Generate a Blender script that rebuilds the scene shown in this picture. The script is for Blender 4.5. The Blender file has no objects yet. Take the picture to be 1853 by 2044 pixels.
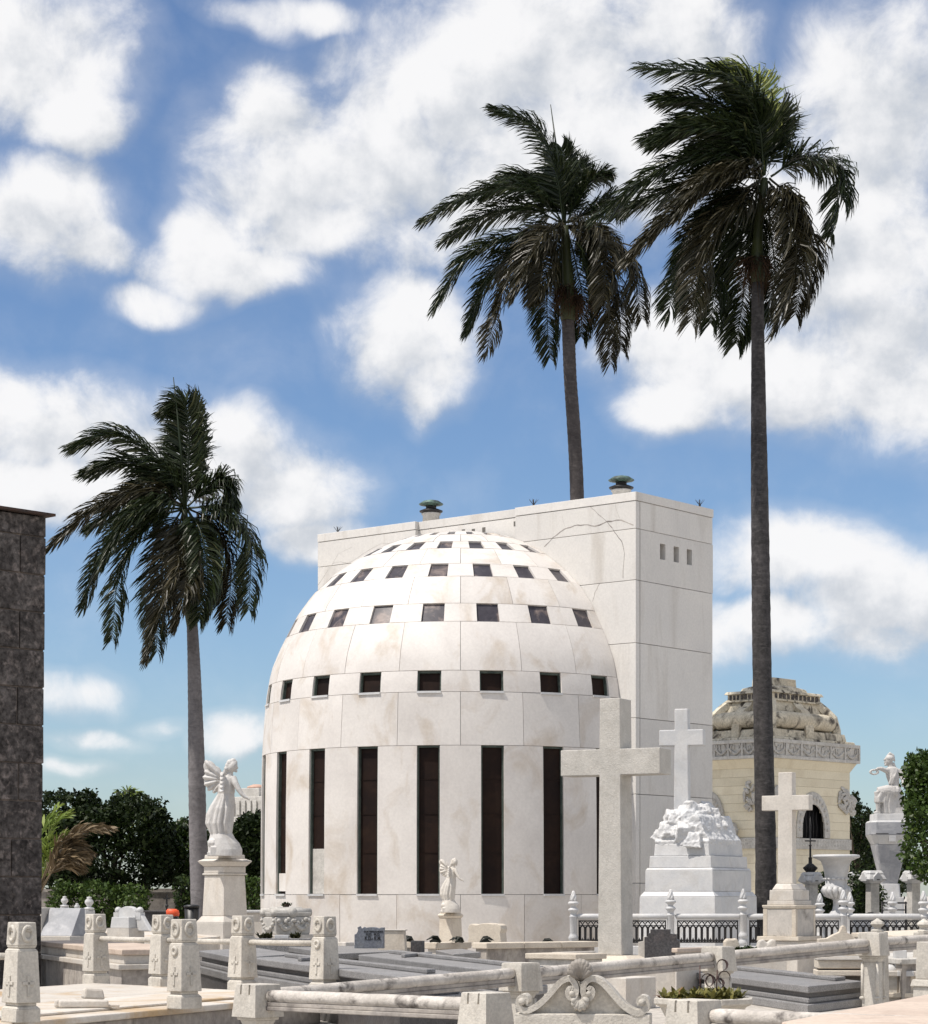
import bpy, bmesh, math, random
import numpy as np
from mathutils import Vector, Matrix, noise
R = math.radians
random.seed(7); rng = np.random.default_rng(7)
scn = bpy.context.scene
COL = scn.collection

# ------------------------------------------------------------------ camera, sky, sun
F, HOR, CX, CAMZ = 4600.0, 1785.0, 926.5, 1.65      # focal length in photo pixels, horizon row
cam_d = bpy.data.cameras.new('camera'); cam = bpy.data.objects.new('camera', cam_d); COL.objects.link(cam)
cam.location = (0, 0, CAMZ); cam.rotation_euler = (R(90), 0, 0)
cam_d.sensor_fit = 'HORIZONTAL'; cam_d.sensor_width = 36; cam_d.lens = F / 1853 * 36
cam_d.shift_y = (HOR - 1022) / 1853; cam_d.clip_end = 6000
scn.camera = cam

SUN_AZ, SUN_EL = R(180 + 65), R(62)      # compass from +Y, clockwise: left and a little behind the camera
sdir = Vector((math.sin(SUN_AZ) * math.cos(SUN_EL), math.cos(SUN_AZ) * math.cos(SUN_EL), math.sin(SUN_EL)))
sun_d = bpy.data.lights.new('sun', 'SUN'); sun = bpy.data.objects.new('sun', sun_d); COL.objects.link(sun)
sun_d.energy = 4.1; sun_d.angle = R(0.5); sun_d.color = (1, .935, .86)
sun.rotation_euler = sdir.to_track_quat('Z', 'Y').to_euler()

scn.view_settings.view_transform = 'Standard'; scn.view_settings.look = 'None'
scn.view_settings.exposure = 0.22; scn.view_settings.gamma = 1; scn.view_settings.use_curve_mapping = False
scn.cycles.max_bounces = 6; scn.cycles.diffuse_bounces = 3; scn.cycles.transparent_max_bounces = 8

def make_world():
    w = bpy.data.worlds.new('World'); scn.world = w; w.use_nodes = True
    try:
        w.cycles.sampling_method = 'MANUAL'; w.cycles.sample_map_resolution = 512
    except Exception: pass
    t = w.node_tree; t.nodes.clear(); N = t.nodes.new; L = t.links.new
    out = N('ShaderNodeOutputWorld')
    sky = N('ShaderNodeTexSky'); sky.sky_type = 'NISHITA'; sky.sun_disc = False
    sky.sun_elevation = SUN_EL; sky.sun_rotation = SUN_AZ; sky.air_density = 1.0; sky.dust_density = 0.35; sky.ozone_density = 1.6
    bs = N('ShaderNodeBackground'); bs.inputs[1].default_value = 0.100; 
    hs = N('ShaderNodeHueSaturation'); hs.inputs['Saturation'].default_value = 1.12
    L(sky.outputs[0], hs.inputs['Color']); hs.inputs['Saturation'].default_value = 1.0
    tint = N('ShaderNodeVectorMath'); tint.operation = 'MULTIPLY'; L(hs.outputs[0], tint.inputs[0]); tint.inputs[1].default_value = (.735, .842, 1.0); L(tint.outputs[0], bs.inputs[0])
    geo = N('ShaderNodeTexCoord'); sep = N('ShaderNodeSeparateXYZ'); L(geo.outputs['Generated'], sep.inputs[0])
    def M(op, a, b=None, c=None, clamp=False):
        n = N('ShaderNodeMath'); n.operation = op; n.use_clamp = clamp
        for i, v in enumerate((a, b, c)):
            if v is None: continue
            if isinstance(v, (int, float)): n.inputs[i].default_value = v
            else: L(v, n.inputs[i])
        return n.outputs[0]
    az = M('ARCTAN2', sep.outputs[0], sep.outputs[1]); el = M('ARCSINE', sep.outputs[2])
    cmb = N('ShaderNodeCombineXYZ'); L(az, cmb.inputs[0]); L(el, cmb.inputs[1])
    def noise_t(vec, scale, detail, rough, dist=0.0):
        n = N('ShaderNodeTexNoise'); n.inputs['Scale'].default_value = scale; n.inputs['Detail'].default_value = detail
        n.inputs['Roughness'].default_value = rough; n.inputs['Distortion'].default_value = dist
        L(vec, n.inputs['Vector']); return n
    # domain warp of the cloud plan
    wn = noise_t(cmb.outputs[0], 9, 4, .55)
    wsub = N('ShaderNodeVectorMath'); wsub.operation = 'SUBTRACT'; L(wn.outputs['Color'], wsub.inputs[0]); wsub.inputs[1].default_value = (.5, .5, .5)
    wsc = N('ShaderNodeVectorMath'); wsc.operation = 'MULTIPLY_ADD'; L(wsub.outputs[0], wsc.inputs[0]); wsc.inputs[1].default_value = (.055, .048, 0); L(cmb.outputs[0], wsc.inputs[2])
    p = wsc.outputs[0]
    blobs = [(50, 80, 215, 140), (150, 215, 120, 70), (60, 420, 190, 115), (190, 480, 110, 50),
             (600, 330, 190, 170), (540, 190, 90, 90), (790, 330, 230, 230), (900, 170, 190, 150), (480, 530, 170, 58),
             (340, 580, 110, 40, .3), (430, 470, 80, 70), (650, 470, 180, 70),
             (1080, 90, 330, 150), (1180, 290, 260, 170), (990, 390, 190, 80), (1330, 60, 200, 110),
             (1770, 230, 190, 210), (1680, 480, 260, 200), (1790, 690, 250, 170), (1520, 740, 250, 110), (1330, 800, 120, 58), (1350, 680, 200, 110),
             (800, 680, 140, 110), (880, 770, 80, 70), 
             (90, 850, 290, 110), (350, 930, 290, 100), (460, 860, 110, 60), (570, 990, 160, 95), (630, 1080, 120, 50), (60, 980, 260, 80),
             (1560, 1130, 240, 90), (1760, 1200, 230, 110), (1480, 1270, 200, 60), (560, 5, 170, 34, .5),
             (150, 1375, 120, 46, .45), (150, 1525, 100, 24, .8), (490, 1465, 90, 42, .55), (200, 1465, 110, 28, .85), (330, 1440, 80, 22, .95)]
    def field(vec):
        q = None
        for (bx, by, rx, ry, *weak) in blobs:
            ca = math.atan((bx - CX) / F); ce = math.atan((HOR - by) / F * math.cos(ca))
            sx, sy = F / rx, F / ry
            ma = N('ShaderNodeVectorMath'); ma.operation = 'MULTIPLY_ADD'; L(vec, ma.inputs[0])
            ma.inputs[1].default_value = (sx, sy, 0); ma.inputs[2].default_value = (-ca * sx, -ce * sy, 0)
            d = N('ShaderNodeVectorMath'); d.operation = 'DOT_PRODUCT'; L(ma.outputs[0], d.inputs[0]); L(ma.outputs[0], d.inputs[1])
            if weak: rx_ = M('ADD', d.outputs['Value'], weak[0])
            else: rx_ = d.outputs['Value']
            q = rx_ if q is None else M('SMOOTH_MIN', q, rx_, 0.26)
        return q
    q = field(p)
    near = M('SUBTRACT', 1.0, q)                                   # 1 in a cloud's heart, 0 on its rim
    near = M('MAXIMUM', near, -1.1)
    # away from this part of the sky the same kind of clouds, spread by noise
    gen = noise_t(geo.outputs['Generated'], 3.2, 3, .5)
    gterm = M('MULTIPLY', M('SUBTRACT', gen.outputs['Fac'], .455), 6.0)
    ctr = N('ShaderNodeVectorMath'); ctr.operation = 'DISTANCE'; L(cmb.outputs[0], ctr.inputs[0]); ctr.inputs[1].default_value = (0, .17, 0)
    far = N('ShaderNodeMapRange'); L(ctr.outputs['Value'], far.inputs[0]); far.inputs[1].default_value = .29; far.inputs[2].default_value = .42
    mix = N('ShaderNodeMix'); L(far.outputs[0], mix.inputs[0]); L(near, mix.inputs[2]); L(gterm, mix.inputs[3])
    base = mix.outputs[0]
    f1 = noise_t(cmb.outputs[0], 27, 11, .63, .35); f2 = noise_t(cmb.outputs[0], 11, 7, .55, .0)
    dens = M('ADD', M('MULTIPLY', M('SUBTRACT', f1.outputs['Fac'], .5), 2.7), M('MULTIPLY', base, 1.1))
    dens = M('ADD', dens, M('MULTIPLY', M('SUBTRACT', f2.outputs['Fac'], .5), 1.9))
    cov = N('ShaderNodeMapRange'); cov.interpolation_type = 'SMOOTHSTEP'; L(dens, cov.inputs[0])
    cov.inputs[1].default_value = -.46; cov.inputs[2].default_value = .86; cov.inputs[3].default_value = 0.0; cov.inputs[4].default_value = .97
    vd = M('ADD', base, M('MULTIPLY', M('SUBTRACT', f2.outputs['Fac'], .5), 3.2)); vd = M('ADD', vd, M('MULTIPLY', M('SUBTRACT', f1.outputs['Fac'], .5), 1.6))
    veil = N('ShaderNodeMapRange'); veil.interpolation_type = 'SMOOTHSTEP'; L(vd, veil.inputs[0]); veil.inputs[1].default_value = -1.5; veil.inputs[2].default_value = .4; veil.inputs[3].default_value = 0; veil.inputs[4].default_value = .22
    # thick bellies of the clouds go a little grey, tops stay white
    def shifted(vec):
        u = N('ShaderNodeVectorMath'); u.operation = 'ADD'; L(vec, u.inputs[0]); u.inputs[1].default_value = (-.006, .013, 0); return u.outputs[0]
    f3 = noise_t(shifted(cmb.outputs[0]), 11, 7, .55, 0); q2 = M('MINIMUM', field(shifted(p)), 2.1)
    rim = M('MULTIPLY', M('SUBTRACT', q2, M('MINIMUM', q, 2.1)), .42)       # positive where the cloud thins out towards the sun
    sh = M('ADD', M('MULTIPLY', M('SUBTRACT', f2.outputs['Fac'], f3.outputs['Fac']), 4.2), rim)
    sh = M('ADD', sh, M('MULTIPLY', M('SUBTRACT', f1.outputs['Fac'], .5), .8))
    shr = N('ShaderNodeMapRange'); shr.interpolation_type = 'SMOOTHSTEP'; L(sh, shr.inputs[0]); shr.inputs[1].default_value = -.62; shr.inputs[2].default_value = .34
    cc = N('ShaderNodeMix'); cc.data_type = 'RGBA'; L(shr.outputs[0], cc.inputs[0])
    cc.inputs[6].default_value = (.61, .645, .70, 1); cc.inputs[7].default_value = (.985, .98, .985, 1)
    bc = N('ShaderNodeBackground'); L(cc.outputs[2], bc.inputs[0]); bc.inputs[1].default_value = .84
    mx = N('ShaderNodeMixShader'); L(M('MAXIMUM', cov.outputs[0], M('ADD', veil.outputs[0], M('MULTIPLY', cov.outputs[0], .77))), mx.inputs[0]); L(bs.outputs[0], mx.inputs[1]); L(bc.outputs[0], mx.inputs[2])
    L(mx.outputs[0], out.inputs[0])
make_world()

# ------------------------------------------------------------------ pixel / space helpers (used once, while building)
def V(px, py, Z): return Vector(((px - CX) / F * Z, Z, CAMZ + (HOR - py) / F * Z))
def zat(py, Z): return CAMZ + (HOR - py) / F * Z
def onplane(px, py, z):
    Z = F * (CAMZ - z) / (py - HOR); return Vector(((px - CX) / F * Z, Z, z))

# ------------------------------------------------------------------ materials
def mat(name, c1, c2=None, c3=None, s1=1.2, s3=4.0, amt3=.35, streak=1.0, grain=90, gamt=.10, rough=.62, bump=.25, bscale=35, spec=.35, hi=.62, lo=.38, thr=(.51, .74), dist=.8):
    m = bpy.data.materials.new(name); m.use_nodes = True; t = m.node_tree; N = t.nodes.new; L = t.links.new
    b = t.nodes['Principled BSDF']; b.inputs['Roughness'].default_value = rough; b.inputs['Specular IOR Level'].default_value = spec
    tc = N('ShaderNodeTexCoord'); oi = N('ShaderNodeObjectInfo')
    ad = N('ShaderNodeVectorMath'); ad.operation = 'MULTIPLY_ADD'
    cm = N('ShaderNodeCombineXYZ')
    for i in range(3): L(oi.outputs['Random'], cm.inputs[i])
    L(cm.outputs[0], ad.inputs[0]); ad.inputs[1].default_value = (37, 53, 71); L(tc.outputs['Object'], ad.inputs[2])
    def no(scale, det, vec, dist=0):
        n = N('ShaderNodeTexNoise'); n.inputs['Scale'].default_value = scale; n.inputs['Detail'].default_value = det; n.inputs['Roughness'].default_value = .6
        n.inputs['Distortion'].default_value = dist; L(vec, n.inputs['Vector']); return n.outputs['Fac']
    def rng_(f, a, b_, c=0, d=1):
        r = N('ShaderNodeMapRange'); L(f, r.inputs[0]); r.inputs[1].default_value = a; r.inputs[2].default_value = b_; r.inputs[3].default_value = c; r.inputs[4].default_value = d; return r.outputs[0]
    def mx(fac, a, b_, mode='MIX'):
        n = N('ShaderNodeMix'); n.data_type = 'RGBA'; n.blend_type = mode
        for s, v in ((0, fac), (6, a), (7, b_)):
            if isinstance(v, tuple): n.inputs[s].default_value = (*v, 1)
            elif isinstance(v, (int, float)): n.inputs[s].default_value = v
            else: L(v, n.inputs[s])
        return n.outputs[2]
    vec = ad.outputs[0]
    st = N('ShaderNodeMapping'); L(vec, st.inputs[0]); st.inputs['Scale'].default_value = (1, 1, 1 / streak)
    col = mx(rng_(no(s1, 6, vec, .4), lo, hi), c1, c2 or c1)
    if c3: col = mx(rng_(no(s3, 7, st.outputs[0], dist), thr[0], thr[1], 0, min(1, amt3)), col, c3)
    g = rng_(no(grain * .4, 6, vec), .34, .66, 1 - gamt, 1 + gamt)
    gc = N('ShaderNodeVectorMath'); gc.operation = 'SCALE'; L(col, gc.inputs[0]); L(g, gc.inputs['Scale'])
    vr = rng_(oi.outputs['Random'], 0, 1, .94, 1.04)
    g2 = N('ShaderNodeVectorMath'); g2.operation = 'SCALE'; L(gc.outputs[0], g2.inputs[0]); L(vr, g2.inputs['Scale'])
    L(g2.outputs[0], b.inputs['Base Color'])
    if bump:
        bp = N('ShaderNodeBump'); bp.inputs['Strength'].default_value = bump; bp.inputs['Distance'].default_value = .02
        L(no(bscale, 5, vec), bp.inputs['Height']); L(bp.outputs[0], b.inputs['Normal'])
    return m
def plain(name, c, rough=.5, metal=0, spec=.5):
    m = bpy.data.materials.new(name); m.use_nodes = True; b = m.node_tree.nodes['Principled BSDF']
    b.inputs['Base Color'].default_value = (*c, 1); b.inputs['Roughness'].default_value = rough; b.inputs['Metallic'].default_value = metal; b.inputs['Specular IOR Level'].default_value = spec
    return m
def leafmat(name, a, b_, c=None, gloss=.18, rg=.5):
    m = bpy.data.materials.new(name); m.use_nodes = True; t = m.node_tree; N = t.nodes.new; L = t.links.new
    b = t.nodes['Principled BSDF']; b.inputs['Roughness'].default_value = rg; b.inputs['Specular IOR Level'].default_value = gloss
    ge = N('ShaderNodeNewGeometry'); r = N('ShaderNodeValToRGB'); L(ge.outputs['Random Per Island'], r.inputs[0])
    r.color_ramp.elements[0].color = (*a, 1); r.color_ramp.elements[1].color = (*b_, 1)
    if c: e = r.color_ramp.elements.new(.93); e.color = (*b_, 1); r.color_ramp.elements[2].color = (*c, 1)
    L(r.outputs[0], b.inputs['Base Color'])
    tr = N('ShaderNodeBsdfTranslucent'); L(r.outputs[0], tr.inputs[0])
    mixs = N('ShaderNodeMixShader'); mixs.inputs[0].default_value = .12
    L(b.outputs[0], mixs.inputs[1]); L(tr.outputs[0], mixs.inputs[2]); L(mixs.outputs[0], t.nodes['Material Output'].inputs[0])
    return m
MT = dict(
    dome=mat('dome_marble', (.69, .655, .615), (.60, .565, .53), (.43, .345, .25), s1=.6, s3=1.1, amt3=.75, thr=(.52, .76), streak=1.5, grain=40, gamt=.045, bump=.10, bscale=12, rough=.5),
    wall=mat('wall_marble', (.66, .635, .595), (.61, .59, .56), (.40, .36, .31), s1=.45, s3=1.5, amt3=.5, thr=(.53, .74), streak=7, grain=50, gamt=.05, bump=.08, bscale=14),
    stained=mat('stained_pedestal_marble', (.56, .52, .47), (.47, .44, .40), (.22, .20, .18), s1=3, s3=3.2, amt3=.85, thr=(.5, .66), streak=1.6, grain=60, gamt=.07, bump=.25, bscale=40),
    white=mat('white_marble', (.575, .57, .56), (.50, .505, .51), (.36, .335, .30), s1=2.2, s3=2.6, amt3=.4, streak=1.2, grain=70, gamt=.05, bump=.18, bscale=20, rough=.5),
    statue=mat('statue_marble', (.56, .545, .525), (.49, .475, .455), (.34, .31, .275), s1=3, s3=3.5, amt3=.55, streak=2.0, grain=60, gamt=.07, bump=.25, bscale=30),
    cream=mat('cream_marble', (.60, .56, .505), (.53, .495, .445), (.42, .35, .27), s1=3, s3=2.4, amt3=.45, streak=2.0, grain=60, gamt=.07, bump=.25, bscale=40),
    post=mat('carved_limestone', (.56, .525, .465), (.48, .45, .40), (.30, .27, .23), s1=3.5, s3=3.6, thr=(.51, .70), amt3=.6, streak=1.8, grain=85, gamt=.12, bump=.4, bscale=55, rough=.75),
    beige=mat('beige_limestone', (.62, .555, .46), (.56, .495, .41), (.40, .335, .26), s1=3, s3=3, amt3=.4, grain=80, gamt=.08, bump=.35, bscale=50, rough=.75),
    cross=mat('pitted_stone', (.53, .505, .46), (.46, .44, .40), (.33, .30, .26), s1=2.5, s3=6, amt3=.4, grain=75, gamt=.085, bump=.45, bscale=45, rough=.78),
    rail=mat('stained_rail_stone', (.60, .56, .51), (.44, .405, .365), (.07, .06, .055), s1=2.2, s3=3.6, amt3=.9, thr=(.545, .67), dist=.15, hi=.6, grain=70, gamt=.12, bump=.5, bscale=45, rough=.78),
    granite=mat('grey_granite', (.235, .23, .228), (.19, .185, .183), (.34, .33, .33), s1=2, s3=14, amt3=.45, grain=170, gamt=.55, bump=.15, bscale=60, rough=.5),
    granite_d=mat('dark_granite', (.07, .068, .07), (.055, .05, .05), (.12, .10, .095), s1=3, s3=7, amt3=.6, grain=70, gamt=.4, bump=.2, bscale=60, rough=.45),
    bluestone=mat('blue_grey_stone', (.16, .175, .20), (.13, .14, .165), (.22, .22, .22), s1=4, s3=6, amt3=.5, grain=70, gamt=.25, bump=.2, rough=.6),
    dark=mat('blackened_stone', (.10, .090, .085), (.048, .043, .041), (.21, .18, .165), s1=2.2, s3=5.5, amt3=1.0, grain=28, gamt=.55, bump=.9, bscale=26, rough=.9, spec=.15),
    mortar=mat('pale_mortar', (.19, .155, .13), (.11, .092, .08), s1=6, grain=60, bump=.3, rough=.9),
    yellow=mat('yellow_plaster', (.75, .68, .52), (.70, .63, .475), (.47, .38, .25), s1=.8, s3=1.2, amt3=.35, streak=2.5, grain=40, gamt=.05, bump=.15, bscale=20, rough=.8),
    roof=mat('weathered_roof_stone', (.62, .56, .44), (.50, .44, .335), (.06, .05, .042), s1=1.1, s3=1.6, amt3=.95, thr=(.51, .64), grain=30, gamt=.2, bump=.6, bscale=14, rough=.9),
    frieze=mat('grey_carved_stone', (.55, .53, .49), (.45, .43, .395), (.25, .235, .21), s1=2, s3=3, amt3=.5, grain=40, gamt=.12, bump=.4, bscale=22, rough=.85),
    plate=mat('platform_marble', (.60, .56, .50), (.54, .495, .435), (.46, .325, .18), s1=1.6, s3=.7, amt3=.95, thr=(.5, .66), grain=60, gamt=.07, bump=.15, bscale=30, rough=.55),
    pink=mat('pinkish_slab', (.55, .455, .375), (.48, .39, .32), (.36, .27, .215), s1=1.2, s3=2.0, amt3=.7, grain=50, gamt=.1, bump=.25, rough=.7),
    old=mat('stained_wall', (.40, .365, .325), (.29, .265, .245), (.10, .085, .08), s1=2.2, s3=2.2, amt3=.9, streak=3, grain=30, gamt=.15, bump=.4, rough=.9),
    trunk_m=mat('grey_brown_palm_trunk', (.085, .075, .073), (.055, .048, .047), (.14, .125, .12), s1=1.4, s3=4.0, amt3=.5, streak=.25, grain=25, gamt=.2, bump=.5, bscale=9, rough=.9),
    trunk=mat('palm_trunk', (.195, .183, .187), (.14, .132, .135), (.075, .07, .07), s1=1.0, s3=3.0, amt3=.7, streak=.25, grain=30, gamt=.16, bump=.4, bscale=9, rough=.9),
    trunk_d=mat('dark_palm_trunk', (.066, .061, .061), (.036, .034, .034), (.14, .13, .125), s1=1.6, s3=4.0, amt3=.5, streak=.25, grain=25, gamt=.3, bump=.5, bscale=9, rough=.9),
    shaft=mat('crownshaft_green', (.045, .055, .018), (.028, .036, .014), (.04, .035, .02), s1=1.5, s3=2, amt3=.6, streak=3, rough=.5),
    ground=mat('pale_gravel_ground', (.48, .445, .40), (.40, .37, .33), (.30, .275, .24), s1=.3, s3=1.5, amt3=.5, grain=30, gamt=.25, bump=.5, rough=.95),
    asphalt=mat('path_surface', (.26, .245, .225), (.21, .20, .185), None, s1=.5, grain=40, gamt=.2, rough=.9),
    pane=mat('brown_window', (.017, .008, .005), (.010, .005, .004), (.03, .016, .009), s1=1.2, s3=1.5, amt3=.6, grain=20, gamt=.15, rough=.6, bump=0, spec=.15),
    pane2=mat('dusty_window', (.055, .05, .06), (.038, .034, .044), (.36, .28, .24), s1=2, s3=2.3, amt3=.75, grain=25, gamt=.2, rough=.35, bump=0),
    frame=mat('verdigris_frame', (.075, .095, .08), (.045, .06, .052), (.15, .17, .14), s1=4, s3=6, amt3=.5, rough=.75, bump=.2),
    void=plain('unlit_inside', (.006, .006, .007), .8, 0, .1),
    joint=plain('dark_joint', (.16, .15, .135), .9, 0, .1),
    iron=mat('black_iron', (.016, .016, .018), (.024, .022, .021), None, s1=6, rough=.5, bump=.1),
    bronze_d=mat('dark_bronze', (.022, .027, .020), (.012, .013, .011), (.05, .05, .03), s1=6, s3=9, amt3=.6, rough=.5, bump=.2),
    bronze=mat('green_bronze', (.14, .24, .20), (.035, .042, .04), None, s1=5, rough=.55, bump=.2),
    leafd=leafmat('dark_leaf', (.006, .013, .003), (.020, .034, .008), (.05, .07, .02)),
    leafl=leafmat('clipped_hedge_leaf', (.022, .045, .008), (.06, .10, .018), (.12, .16, .04), .25, .45),
    leafm=leafmat('mid_leaf', (.010, .022, .004), (.034, .058, .011), (.10, .14, .03), .35, .4),
    palm=leafmat('palm_leaf', (.010, .018, .007), (.030, .042, .014), (.10, .105, .05), .3, .38),
    palmb=leafmat('brown_palm_leaf', (.017, .017, .007), (.040, .034, .016), (.11, .092, .05), .3, .4),
    palmy=leafmat('young_palm_leaf', (.10, .14, .03), (.24, .26, .07)),
    palmg=leafmat('bright_palm_leaf', (.09, .14, .02), (.20, .25, .05)),
    dry=leafmat('dry_palm_leaf', (.10, .075, .045), (.22, .165, .10)),
    red=plain('orange_red_plastic', (.75, .10, .03), .5), black=plain('black_plastic', (.012, .012, .013), .45),
    ink=plain('black_lettering', (.012, .012, .014), .6), rust=mat('rusty_cap', (.075, .042, .030), (.045, .034, .03), s1=5, rough=.9),
    bark=mat('bark', (.08, .06, .045), (.05, .04, .03), s1=4, rough=.95), soil=plain('soil', (.05, .035, .025), .95),
    bract=mat('dry_fruit_stalk', (.06, .03, .012), (.035, .02, .01), s1=8, rough=.9),
)

# ------------------------------------------------------------------ mesh builder
class MB:
    def __init__(s): s.v = []; s.f = []; s.sm = []
    def add(s, vs, fs, smooth=False):
        o = len(s.v); s.v += [tuple(x) for x in vs]; s.f += [tuple(i + o for i in f) for f in fs]; s.sm += [smooth] * len(fs); return s
    def hexa(s, b, t):      # bottom quad, top quad (both ccw from above)
        return s.add(list(b) + list(t), [(3, 2, 1, 0), (4, 5, 6, 7)] + [(i, (i + 1) % 4, 4 + (i + 1) % 4, 4 + i) for i in range(4)])
    def box(s, x0, x1, y0, y1, z0, z1, tx=0, ty=0):   # tx, ty: how far the top is drawn in on each side
        b = [(x0, y0, z0), (x1, y0, z0), (x1, y1, z0), (x0, y1, z0)]
        t = [(x0 + tx, y0 + ty, z1), (x1 - tx, y0 + ty, z1), (x1 - tx, y1 - ty, z1), (x0 + tx, y1 - ty, z1)]
        return s.hexa(b, t)
    def cbox(s, w0, d0, w1, d1, z0, z1, cx=0, cy=0):
        q = lambda w, d, z: [(cx - w / 2, cy - d / 2, z), (cx + w / 2, cy - d / 2, z), (cx + w / 2, cy + d / 2, z), (cx - w / 2, cy + d / 2, z)]
        return s.hexa(q(w0, d0, z0), q(w1, d1, z1))
    def prism(s, pts, z0, z1):
        n = len(pts); a = sum(pts[i][0] * pts[(i + 1) % n][1] - pts[(i + 1) % n][0] * pts[i][1] for i in range(n))
        if a < 0: pts = pts[::-1]
        return s.add([(p[0], p[1], z0) for p in pts] + [(p[0], p[1], z1) for p in pts],
                     [tuple(range(n - 1, -1, -1)), tuple(range(n, 2 * n))] + [(i, (i + 1) % n, n + (i + 1) % n, n + i) for i in range(n)])
    def extr(s, pts, y0, y1):   # outline in xz, ccw seen from -y, pulled along y
        n = len(pts); a = sum(pts[i][0] * pts[(i + 1) % n][1] - pts[(i + 1) % n][0] * pts[i][1] for i in range(n))
        if a < 0: pts = pts[::-1]
        return s.add([(p[0], y0, p[1]) for p in pts] + [(p[0], y1, p[1]) for p in pts],
                     [tuple(range(n)), tuple(range(2 * n - 1, n - 1, -1))] + [(i, n + i, n + (i + 1) % n, (i + 1) % n) for i in range(n)])
    def lathe(s, prof, n=20, cx=0, cy=0, smooth=True):
        vs = []; fs = []
        for (r, z) in prof:
            for k in range(n): a = 2 * math.pi * k / n; vs.append((cx + r * math.cos(a), cy + r * math.sin(a), z))
        for i in range(len(prof) - 1):
            for k in range(n): k2 = (k + 1) % n; fs.append((i * n + k, i * n + k2, (i + 1) * n + k2, (i + 1) * n + k))
        fs.append(tuple(range(n - 1, -1, -1))); m = (len(prof) - 1) * n; fs.append(tuple(range(m, m + n)))
        return s.add(vs, fs, smooth)
    def tube(s, pts, rad, n=8, smooth=True, flat=None):
        pts = [Vector(p) for p in pts]; rad = rad if hasattr(rad, '__len__') else [rad] * len(pts)
        vs = []; fs = []; pu = None
        for i, p in enumerate(pts):
            d = (pts[min(i + 1, len(pts) - 1)] - pts[max(i - 1, 0)]).normalized()
            if pu is None:
                pu = d.orthogonal().normalized() if abs(d.z) > .95 else d.cross(Vector((0, 0, 1))).normalized()
            pu = (pu - d * pu.dot(d)).normalized(); w = d.cross(pu)
            for k in range(n):
                a = 2 * math.pi * k / n; vs.append(p + (pu * math.cos(a) + w * math.sin(a) * (flat or 1)) * rad[i])
        for i in range(len(pts) - 1):
            for k in range(n): k2 = (k + 1) % n; fs.append((i * n + k2, i * n + k, (i + 1) * n + k, (i + 1) * n + k2))
        fs.append(tuple(range(n))); m = (len(pts) - 1) * n; fs.append(tuple(range(m + n - 1, m - 1, -1)))
        return s.add(vs, fs, smooth)
    def ball(s, c, r, nu=10, nv=7, rot=None):
        r = r if hasattr(r, '__len__') else (r, r, r); c = Vector(c); vs = []; fs = []
        for j in range(nv + 1):
            t = math.pi * (j + .02) / (nv + .04)
            for k in range(nu):
                a = 2 * math.pi * k / nu; q = Vector((r[0] * math.sin(t) * math.cos(a), r[1] * math.sin(t) * math.sin(a), -r[2] * math.cos(t)))
                if rot: q = rot @ q
                vs.append(c + q)
        for j in range(nv):
            for k in range(nu): k2 = (k + 1) % nu; fs.append((j * nu + k, j * nu + k2, (j + 1) * nu + k2, (j + 1) * nu + k))
        fs.append(tuple(range(nu - 1, -1, -1))); m = nv * nu; fs.append(tuple(range(m, m + nu)))
        return s.add(vs, fs, True)
    def torus(s, c, Rr, r, axis='y', n=20, m=8, sx=1.0, sz=1.0):
        vs = []; fs = []; c = Vector(c)
        for i in range(n):
            a = 2 * math.pi * i / n
            for j in range(m):
                b = 2 * math.pi * j / m; rr = Rr + r * math.cos(b)
                x, y, z = rr * math.cos(a) * sx, r * math.sin(b), rr * math.sin(a) * sz
                q = {'y': (x, y, z), 'x': (y, x, z), 'z': (x, z, y)}[axis]; vs.append(c + Vector(q))
        for i in range(n):
            for j in range(m): i2 = (i + 1) % n; j2 = (j + 1) % m; fs.append((i * m + j, i * m + j2, i2 * m + j2, i2 * m + j))
        return s.add(vs, fs, True)
    def loft(s, secs, n=24, folds=0, nf=9, ph=0):   # secs: (z, cx, cy, rx, ry[, fold])
        vs = []; fs = []
        for q in secs:
            z, cx, cy, rx, ry = q[:5]; fo = q[5] if len(q) > 5 else folds
            for k in range(n):
                a = 2 * math.pi * k / n; m = 1 + fo * math.sin(nf * a + ph + z * 3) + fo * .6 * math.sin(5 * a - z * 4)
                vs.append((cx + rx * m * math.cos(a), cy + ry * m * math.sin(a), z))
        for i in range(len(secs) - 1):
            for k in range(n): k2 = (k + 1) % n; fs.append((i * n + k, i * n + k2, (i + 1) * n + k2, (i + 1) * n + k))
        fs.append(tuple(range(n - 1, -1, -1))); m = (len(secs) - 1) * n; fs.append(tuple(range(m, m + n)))
        return s.add(vs, fs, True)
    def xf(s, M, start=0):
        for i in range(start, len(s.v)): s.v[i] = tuple(M @ Vector(s.v[i]))
        return s
    def build(s, name, material, parent=None, bevel=0, segs=2, remesh=0, smooth_it=0, rough=0, label=None):
        me = bpy.data.meshes.new(name); me.from_pydata(s.v, [], s.f); me.validate()
        me.polygons.foreach_set('use_smooth', s.sm[:len(me.polygons)] if len(s.sm) == len(me.polygons) else [False] * len(me.polygons))
        bm = bmesh.new(); bm.from_mesh(me); bmesh.ops.recalc_face_normals(bm, faces=bm.faces)
        if rough:   # slightly uneven hand-cut surface
            for v in bm.verts: v.co += noise.noise_vector(v.co * 3.1) * rough
        bm.to_mesh(me); bm.free(); me.update()
        me.materials.append(MT[material] if isinstance(material, str) else material)
        o = bpy.data.objects.new(name, me); COL.objects.link(o)
        if parent is not None: o.parent = parent
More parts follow.
